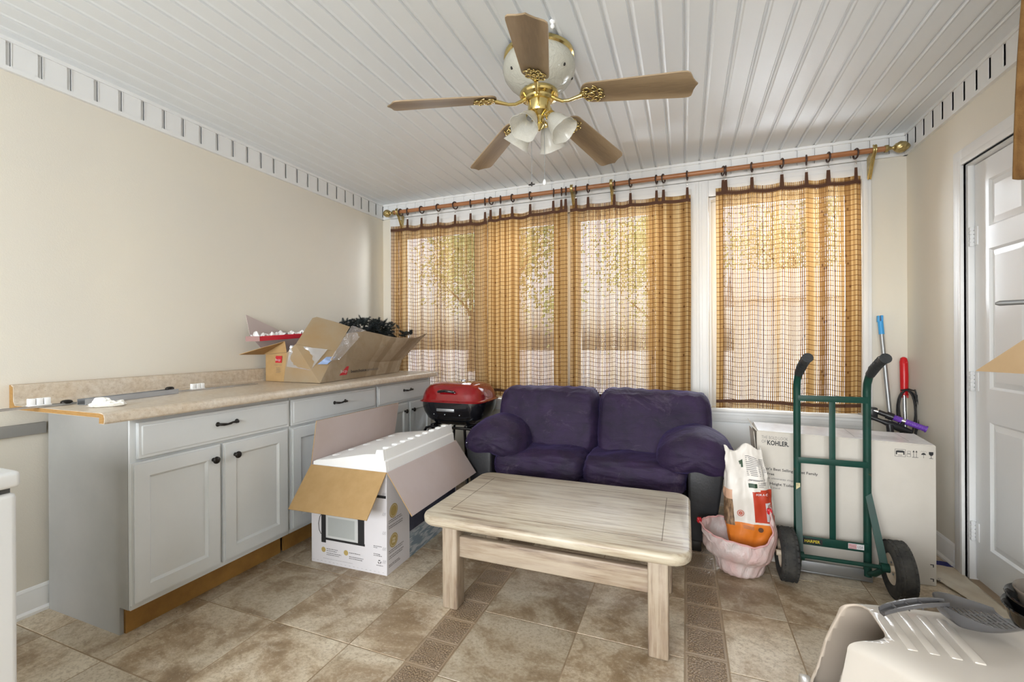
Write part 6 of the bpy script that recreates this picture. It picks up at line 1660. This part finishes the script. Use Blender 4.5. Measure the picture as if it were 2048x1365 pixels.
# ------------------------------------------------------------------ carton, hanging cloth and lever at the right edge
def right_edge():
    b = thing('moving_carton', 'brown cardboard carton with an outspread flap at the right edge before the door', 'cardboard box', (1.17, 1.52, 0.75))
    KR = M('kraft_plain', (0.43, 0.30, 0.17), 0.85, col2=(0.40, 0.275, 0.15), nscale=8, bump=0.08, bscale=240)
    mb = MB(); x0, x1, y0, y1, z0, z1 = 0.985, 1.285, 1.30, 1.70, 0.760, 1.14
    for c0, c1 in (((x0, y0, z0), (x0+.004, y1, z1)), ((x1-.004, y0, z0), (x1, y1, z1)), ((x0+.004, y0, z0), (x1-.004, y0+.004, z1)), ((x0+.004, y1-.004, z0), (x1-.004, y1, z1)), ((x0+.004, y0+.004, z0), (x1-.004, y1-.004, z0+.004))): mb.box(c0, c1)
    obj('carton_body', mb, KR, b)
    mb = MB(); mb.slab([(0.985, 1.70, 1.075), (0.885, 1.905, 1.0745), (0.940, 1.79, 1.175), (0.985, 1.70, 1.225)], 0.004); tag(obj('flap', mb, KR, b), 'cardboard flap sticking out to a point')
    t = thing('shelf_rack', 'narrow white shelf rack at the right edge under the brown carton', 'shelf', (1.15, 1.52, 0))
    mb = MB(); mb.box((0.97, 1.28, 0.735), (1.29, 1.72, 0.758), .003); obj('top_shelf', mb, WHITE, t)
    for x in (0.985, 1.275):
        for y in (1.295, 1.705): mb = MB(); mb.box((x-.011, y-.011, 0), (x+.011, y+.011, 0.735), .002); obj('post', mb, WHITE, t)
    # hanging brown cloth
    mb = MB(); BR = M('brown_felt', (0.19, 0.10, 0.03), 0.95, col2=(0.13, 0.06, 0.015), nscale=18, bump=0.5, bscale=180)
    def fn(u, v):
        z = 1.632 + (2.44-1.632)*v; w0 = -0.002 + 0.047*v**1.0
        return Vector((0.868+w0+0.30*u, 1.69+0.018*math.sin(u*14+v*3), z))
    mb.grid(fn, 30, 30); o = obj('hanging_cloth', mb, BR, angle=80); so = o.modifiers.new('thickness', 'SOLIDIFY'); so.thickness = 0.004
    tag(o, 'brown felt cloth hanging down at the top right edge of the frame', 'cloth')
    mb = MB(); mb.tube([(0.87, 1.69, 2.452), (1.20, 1.69, 2.452)], 0.008, 10); mb.cyl((0.90, 1.69, 2.452), (0.90, 1.69, 2.4699), .004); mb.cyl((1.17, 1.69, 2.452), (1.17, 1.69, 2.4699), .004)
    tag(obj('hanging_rail', mb, DULLST), 'thin rail on the ceiling that the brown cloth hangs from', 'rail')
    # grey lever: arm of a clamp lamp standing on the wall side
    l = thing('coat_hook', 'grey metal wall hook arm reaching into view in front of the white door', 'hook', (1.29, 1.72, 1.28))
    mb = MB(); mb.tube([(1.297, 1.84, 1.306), (1.26, 1.93, 1.308), (1.17, 2.08, 1.309), (1.060, 2.138, 1.308), (1.050, 2.143, 1.307)], [.008, .008, .008, .0095, .004], 12); obj('arm', mb, DULLST, l, 60)
    mb = MB(); mb.box((1.290, 1.81, 1.27), (1.2995, 1.87, 1.34), .003); obj('mounting_plate', mb, DULLST, l)
right_edge()

# ------------------------------------------------------------------ burst carton, red tray and artificial pine on the worktop
def burst_carton():
    b = thing('burst_carton', 'torn brown shipping carton with splayed flaps lying on the far end of the worktop', 'cardboard box', (-2.36, 2.66, 0.9215))
    z0 = 0.9225
    STR, nt, out = new_mat('creased_kraft'); p = nt.nodes.new('ShaderNodeBsdfPrincipled'); p.inputs['Roughness'].default_value = 0.7
    v = coords(nt, 'Object'); sp = nt.nodes.new('ShaderNodeSeparateXYZ'); L(nt, v, sp.inputs[0])
    st = math_(nt, 'FLOOR', math_(nt, 'MULTIPLY', math_(nt, 'ADD', sp.outputs[1], math_(nt, 'MULTIPLY', sp.outputs[2], -0.35)), 14))
    w_ = nt.nodes.new('ShaderNodeTexWhiteNoise'); w_.noise_dimensions = '1D'; L(nt, st, w_.inputs['W'])
    c = mixc(nt, ramp(nt, w_.outputs['Value'], [(0.2, 0.0), (0.9, 1.0)]), (0.28, 0.215, 0.14), (0.39, 0.315, 0.225))
    c = mixc(nt, ramp(nt, noise_(nt, v, 14, 5, .65), [(.45, 0.), (.8, .7)]), c, (0.24, 0.17, 0.09)); L(nt, c, p.inputs['Base Color'])
    bp = nt.nodes.new('ShaderNodeBump'); bp.inputs['Strength'].default_value = .35; bp.inputs['Distance'].default_value = .006; L(nt, noise_(nt, v, 30, 4, .6, 1.2), bp.inputs['Height']); L(nt, bp.outputs[0], p.inputs['Normal'])
    L(nt, p.outputs[0], out.inputs[0])
    def sheet(name, P, m, parent=b, th=0.0035, lab=None):
        q = [Vector(a) for a in P]; n = Vector((0, 0, 0))
        for k in range(len(q)): n += (q[k]-q[0]).cross(q[(k+1) % len(q)]-q[0])
        n.normalize(); mb = MB()
        A = [mb.bm.verts.new(a + n*th/2) for a in q]; B = [mb.bm.verts.new(a - n*th/2) for a in q]
        mb.bm.faces.new(A); mb.bm.faces.new(B[::-1])
        for k in range(len(q)): mb.bm.faces.new((A[k], B[k], B[(k+1) % len(q)], A[(k+1) % len(q)]))
        bmesh.ops.triangulate(mb.bm, faces=[f for f in mb.bm.faces if len(f.verts) > 4])
        o = obj(name, mb, m, parent, 20)
        if lab: o['label'] = lab
        return o
    fold = [(-2.15, 2.324, 1.118), (-2.16, 2.468, 1.070), (-2.17, 2.608, 1.043), (-2.20, 2.844, 1.021), (-2.24, 3.182, 1.022)]
    top = [(-2.17, 2.441, 1.236), (-2.14, 2.602, 1.258), (-2.09, 2.860, 1.214), (-2.065, 3.114, 1.207), (-2.05, 3.288, 1.250)]
    fr = sheet('end_panel', [(-2.60, 2.172, z0), (-2.43, 2.162, z0), (-2.40, 2.162, 1.112), (-2.60, 2.172, 1.098)], KRAFT)
    sheet('end_panel', [(-2.428, 2.161, z0), (-2.12, 2.154, z0), fold[0], (-2.33, 2.163, 1.165), (-2.40, 2.161, 1.112)], KRAFTD)
    mb = MB()      # long side below the fold
    bot = [Vector((-2.12, 2.154, z0)).lerp(Vector((-2.267, 3.177, z0)), t) for t in (0, .3, .45, .68, 1)]
    def strip(mb, A, B, th=0.0035):
        n = (Vector(A[1])-Vector(A[0])).cross(Vector(B[0])-Vector(A[0])).normalized()*th/2
        V = [[mb.bm.verts.new(Vector(p)+s*n) for p in P] for P in (A, B) for s in (1, -1)]
        m_ = len(A)
        for i in range(m_-1):
            mb.bm.faces.new((V[0][i], V[0][i+1], V[2][i+1], V[2][i])); mb.bm.faces.new((V[1][i+1], V[1][i], V[3][i], V[3][i+1]))
            mb.bm.faces.new((V[0][i+1], V[0][i], V[1][i], V[1][i+1])); mb.bm.faces.new((V[2][i], V[2][i+1], V[3][i+1], V[3][i]))
        for i in (0, m_-1): mb.bm.faces.new((V[0][i], V[1][i], V[3][i], V[2][i]))
    strip(mb, bot, fold); lo = obj('long_side', mb, STR, b, 30)
    mb = MB(); strip(mb, fold, top)
    bmesh.ops.subdivide_edges(mb.bm, edges=[e for e in mb.bm.edges], cuts=3, use_grid_fill=True)
    for v_ in mb.bm.verts:
        if v_.co.z > 1.05: v_.co.x += 0.008*math.sin(v_.co.y*40)*min(1, (v_.co.z-1.05)*6)
    tag(obj('leaning_flap', mb, STR, b, 30), 'creased flap leaning outward over the worktop edge')
    sheet('raised_flap', [(-2.33, 2.165, 1.165), (-2.36, 2.334, 1.342), (-2.34, 2.352, 1.350), (-2.25, 2.434, 1.316), (-2.18, 2.492, 1.284), top[0], fold[0]], KRAFTD)
    sheet('end_flap', [(-2.62, 2.168, 1.099), (-2.62, 1.996, 1.103), (-2.50, 2.02, 1.135), (-2.415, 2.158, 1.185), (-2.40, 2.158, 1.115)], KRAFT)
    sheet('wall_side_flap', [(-2.604, 2.03, 1.356), (-2.604, 2.06, 1.22), (-2.604, 2.18, 1.10), (-2.604, 2.95, 1.10), (-2.604, 2.95, 1.20), (-2.604, 2.45, 1.225), (-2.604, 2.28, 1.262)], CARDIN)
    sheet('long_side', [(-2.604, 2.175, z0), (-2.604, 3.15, z0), (-2.604, 3.15, 1.098), (-2.604, 2.175, 1.098)], KRAFTD)
    sheet('end_panel', [(-2.60, 3.155, z0), (-2.27, 3.180, z0), (-2.245, 3.186, 1.02), (-2.60, 3.16, 1.098)], KRAFTD)
    sheet('bottom_panel', [(-2.60, 2.18, z0+.002), (-2.13, 2.165, z0+.002), (-2.27, 3.17, z0+.002), (-2.60, 3.15, z0+.002)], KRAFTD)
    # printing
    d = (Vector((-2.267, 3.177, 0))-Vector((-2.12, 2.154, 0))).normalized()
    def onside(y, z):
        t = (y-2.154)/(3.177-2.154); k = (z-z0)
        fz = [(2.324, -2.15, 1.118), (2.468, -2.16, 1.07), (2.608, -2.17, 1.043), (2.844, -2.2, 1.021), (3.182, -2.24, 1.022)]
        xf, zf = fz[0][1], fz[0][2]
        for (a, xa, za), (c_, xb, zb) in zip(fz, fz[1:]):
            if a <= y <= c_: u = (y-a)/(c_-a); xf = xa+(xb-xa)*u; zf = za+(zb-za)*u
        xb_ = -2.12 + (-2.267+2.12)*t
        return Vector((xb_+(xf-xb_)*min(1, k/(zf-z0))+0.0035, y, z))
    RDP = M('print_logo_red', (0.50, 0.02, 0.03), 0.5)
    mb = MB(); q = [onside(2.340, 0.955), onside(2.430, 0.955), onside(2.455, 1.012), onside(2.365, 1.012)]; quadface(mb, q); obj('print_logo_square', mb, RDP, lo)
    sl = (onside(2.43, 0.975)-onside(2.35, 0.975)).normalized(); up_ = (onside(2.38, 1.01)-onside(2.38, 0.955)).normalized()
    text('print_logo', 'bcp', onside(2.362, 0.972)+Vector((.001, 0, 0)), sl, up_, 0.021, CARDW, lo, width=0.068, bold=-.01, off=.002)
    text('print_name', 'bestchoice', onside(2.470, 0.966)+Vector((.003, 0, 0)), (onside(2.80, .966)-onside(2.47, .966)).normalized(), up_, 0.020, INK, lo, width=0.190, bold=0.012, off=.003)
    text('print_name', 'products', onside(2.672, 0.966)+Vector((.003, 0, 0)), (onside(2.95, .966)-onside(2.67, .966)).normalized(), up_, 0.020, INKG, lo, width=0.150, off=.003)
    X, U = (1, -0.06, 0), (0, 0, 1)
    mb = MB(); quadface(mb, [(-2.505, 2.162, 1.045), (-2.445, 2.158, 1.045), (-2.44, 2.158, 1.090), (-2.50, 2.162, 1.090)]); obj('print_logo_square', mb, RDP, fr)
    text('print_logo', 'bcp', (-2.497, 2.160, 1.058), X, U, 0.016, CARDW, fr, width=0.045, bold=-.01, off=.0015)
    mb = MB(); lines_(mb, (-2.54, 2.164, 0), X, U, [(0.03, 1.030, .07)] + [(0.045, 1.012-0.008*k, .035+.01*(k % 2)) for k in range(5)], 0.002, 0.002); obj('print_small_text', mb, INKG, fr)
    # clear tape and blue film over the torn corner
    TP, nt, out = new_mat('clear_packing_tape'); g_ = nt.nodes.new('ShaderNodeBsdfGlossy'); g_.inputs['Roughness'].default_value = .15; t_ = nt.nodes.new('ShaderNodeBsdfTransparent'); dd = nt.nodes.new('ShaderNodeBsdfDiffuse'); dd.inputs[0].default_value = (.62, .66, .72, 1)
    m1 = nt.nodes.new('ShaderNodeMixShader'); m1.inputs[0].default_value = .4; L(nt, dd.outputs[0], m1.inputs[1]); L(nt, g_.outputs[0], m1.inputs[2])
    m2 = nt.nodes.new('ShaderNodeMixShader'); m2.inputs[0].default_value = .42; L(nt, t_.outputs[0], m2.inputs[1]); L(nt, m1.outputs[0], m2.inputs[2]); L(nt, m2.outputs[0], out.inputs[0])
    def film(P, nm='packing_tape', m=TP):
        mb = MB(); q = [Vector(a) for a in P]
        def fn(u, v_):
            p_ = (q[0].lerp(q[1], u)).lerp(q[3].lerp(q[2], u), v_); return p_ + Vector((1, -1, .3)).normalized()*(0.006+0.008*fbm(p_*30, 1, 3))
        mb.grid(fn, 10, 14); return obj(nm, mb, m, b, 80)
    film([(-2.135, 2.25, 1.06), (-2.135, 2.34, 1.06), (-2.15, 2.62, 1.262), (-2.17, 2.50, 1.292)])
    film([(-2.40, 2.158, 1.02), (-2.20, 2.158, 1.0), (-2.16, 2.26, 1.13), (-2.37, 2.158, 1.16)])
    film([(-2.19, 2.205, 1.035), (-2.140, 2.235, 1.035), (-2.145, 2.32, 1.082), (-2.16, 2.25, 1.082)], 'blue_film', M('blue_film', (0.30, 0.40, 0.62), 0.3))
burst_carton()
def red_tray():
    t = thing('red_tray', 'flat red cardboard tray of white foam sticking out of the torn shipping carton', 'cardboard tray', (-2.50, 2.15, 1.19))
    RED2 = M('tray_red', (0.52, 0.012, 0.03), 0.35); PK = M('tray_end_pink_grey', (0.34, 0.20, 0.19), 0.5)
    mb = MB(); o0 = Vector((-2.415, 1.975, 1.186)); e = Vector((0, 0.52, 0.034)); w = Vector((-0.120, 0, 0)); h = Vector((0, 0, 0.030))
    def bd(o, a, b_, c_, bev=.002): mb.prism([o, o+a, o+a+b_, o+b_], c_, bev, 1)
    bd(o0, e, w, Vector((0, 0, .004))); bd(o0, e, Vector((-.004, 0, 0)), h); bd(o0+w, e, Vector((.004, 0, 0)), h); bd(o0, Vector((0, .004, 0)), w, h)
    body = obj('tray_body', mb, RED2, t)
    mb = MB(); bd(o0+Vector((0.0006, -.0012, -.0005)), w, Vector((0, .001, 0)), h+Vector((0, 0, .001)), 0); obj('end_wrap', mb, PK, body)
    mb = MB(); rnd = random.Random(9)
    def fn(u, v_):
        p = o0 + w*(0.08+0.84*u) + e*(0.02+0.94*v_) + Vector((0, 0, 0.024)); k = abs(noise.noise(Vector((u*4, v_*16, 2.2)))); 
        return p + Vector((0, 0, 0.030*max(0, k-.12)/.5))
    mb.grid(fn, 16, 70); obj('foam_lining', mb, M('foam_white', (0.84, 0.83, 0.82), .6), t, 50)
red_tray()
def pine():
    t = thing('artificial_pine', 'bundle of dark artificial pine branches poking out of the torn shipping carton', 'artificial tree', (-2.40, 2.95, 1.05))
    DK = M('pine_needles_dark', (0.012, 0.020, 0.018), 0.5, col2=(0.03, 0.04, 0.05), nscale=20)
    rnd = random.Random(11); wires = MB(); nd = MB()
    for k in range(230):
        y = 2.66 + 0.62*rnd.random(); x = -2.50 + 0.27*rnd.random()
        tz = 1.385 - 0.75*max(0, y-3.0)**1.3 - 0.5*max(0, 2.72-y)
        c0 = Vector((x, y, tz - 0.03 - 0.13*rnd.random()))
        if k < 8: c0 = Vector((-2.27+.02*rnd.random(), 3.22+0.02*k, 1.255+0.006*rnd.random()))
        d0 = Vector((rnd.uniform(-.5, .6), rnd.uniform(-1, 1.1), rnd.uniform(-.15, .45))).normalized()*rnd.uniform(.05, .10)
        if c0.x + d0.x > -2.21: d0.x = -abs(d0.x)
        if c0.x + d0.x < -2.56: d0.x = abs(d0.x)
        if c0.y + d0.y > 3.35: d0.y = -abs(d0.y)
        a = c0 - d0*0.5; b_ = c0 + d0*0.6
        wires.tube([a, c0, b_], [.003, .0025, .001], 5)
        for j in range(26):
            u = j/25; c = a.lerp(b_, u)
            for _ in range(7):
                d = (Vector((rnd.uniform(-1, 1), rnd.uniform(-1, 1), rnd.uniform(-1, 1))).normalized()+d0.normalized()*0.5)*rnd.uniform(.014, .026)*(1-.4*u)
                s_ = d.orthogonal().normalized()*0.0013
                nd.bm.faces.new([nd.bm.verts.new(q) for q in (c-s_, c+s_, c+d)])
    wires.tube([(-2.40, 2.70, 0.95), (-2.40, 2.9, 1.12), (-2.38, 3.1, 1.25)], 0.012, 8)
    obj('branches', wires, BLACKM, t, 60); nd.recalc = False; obj('needles', nd, DK, t)
pine()
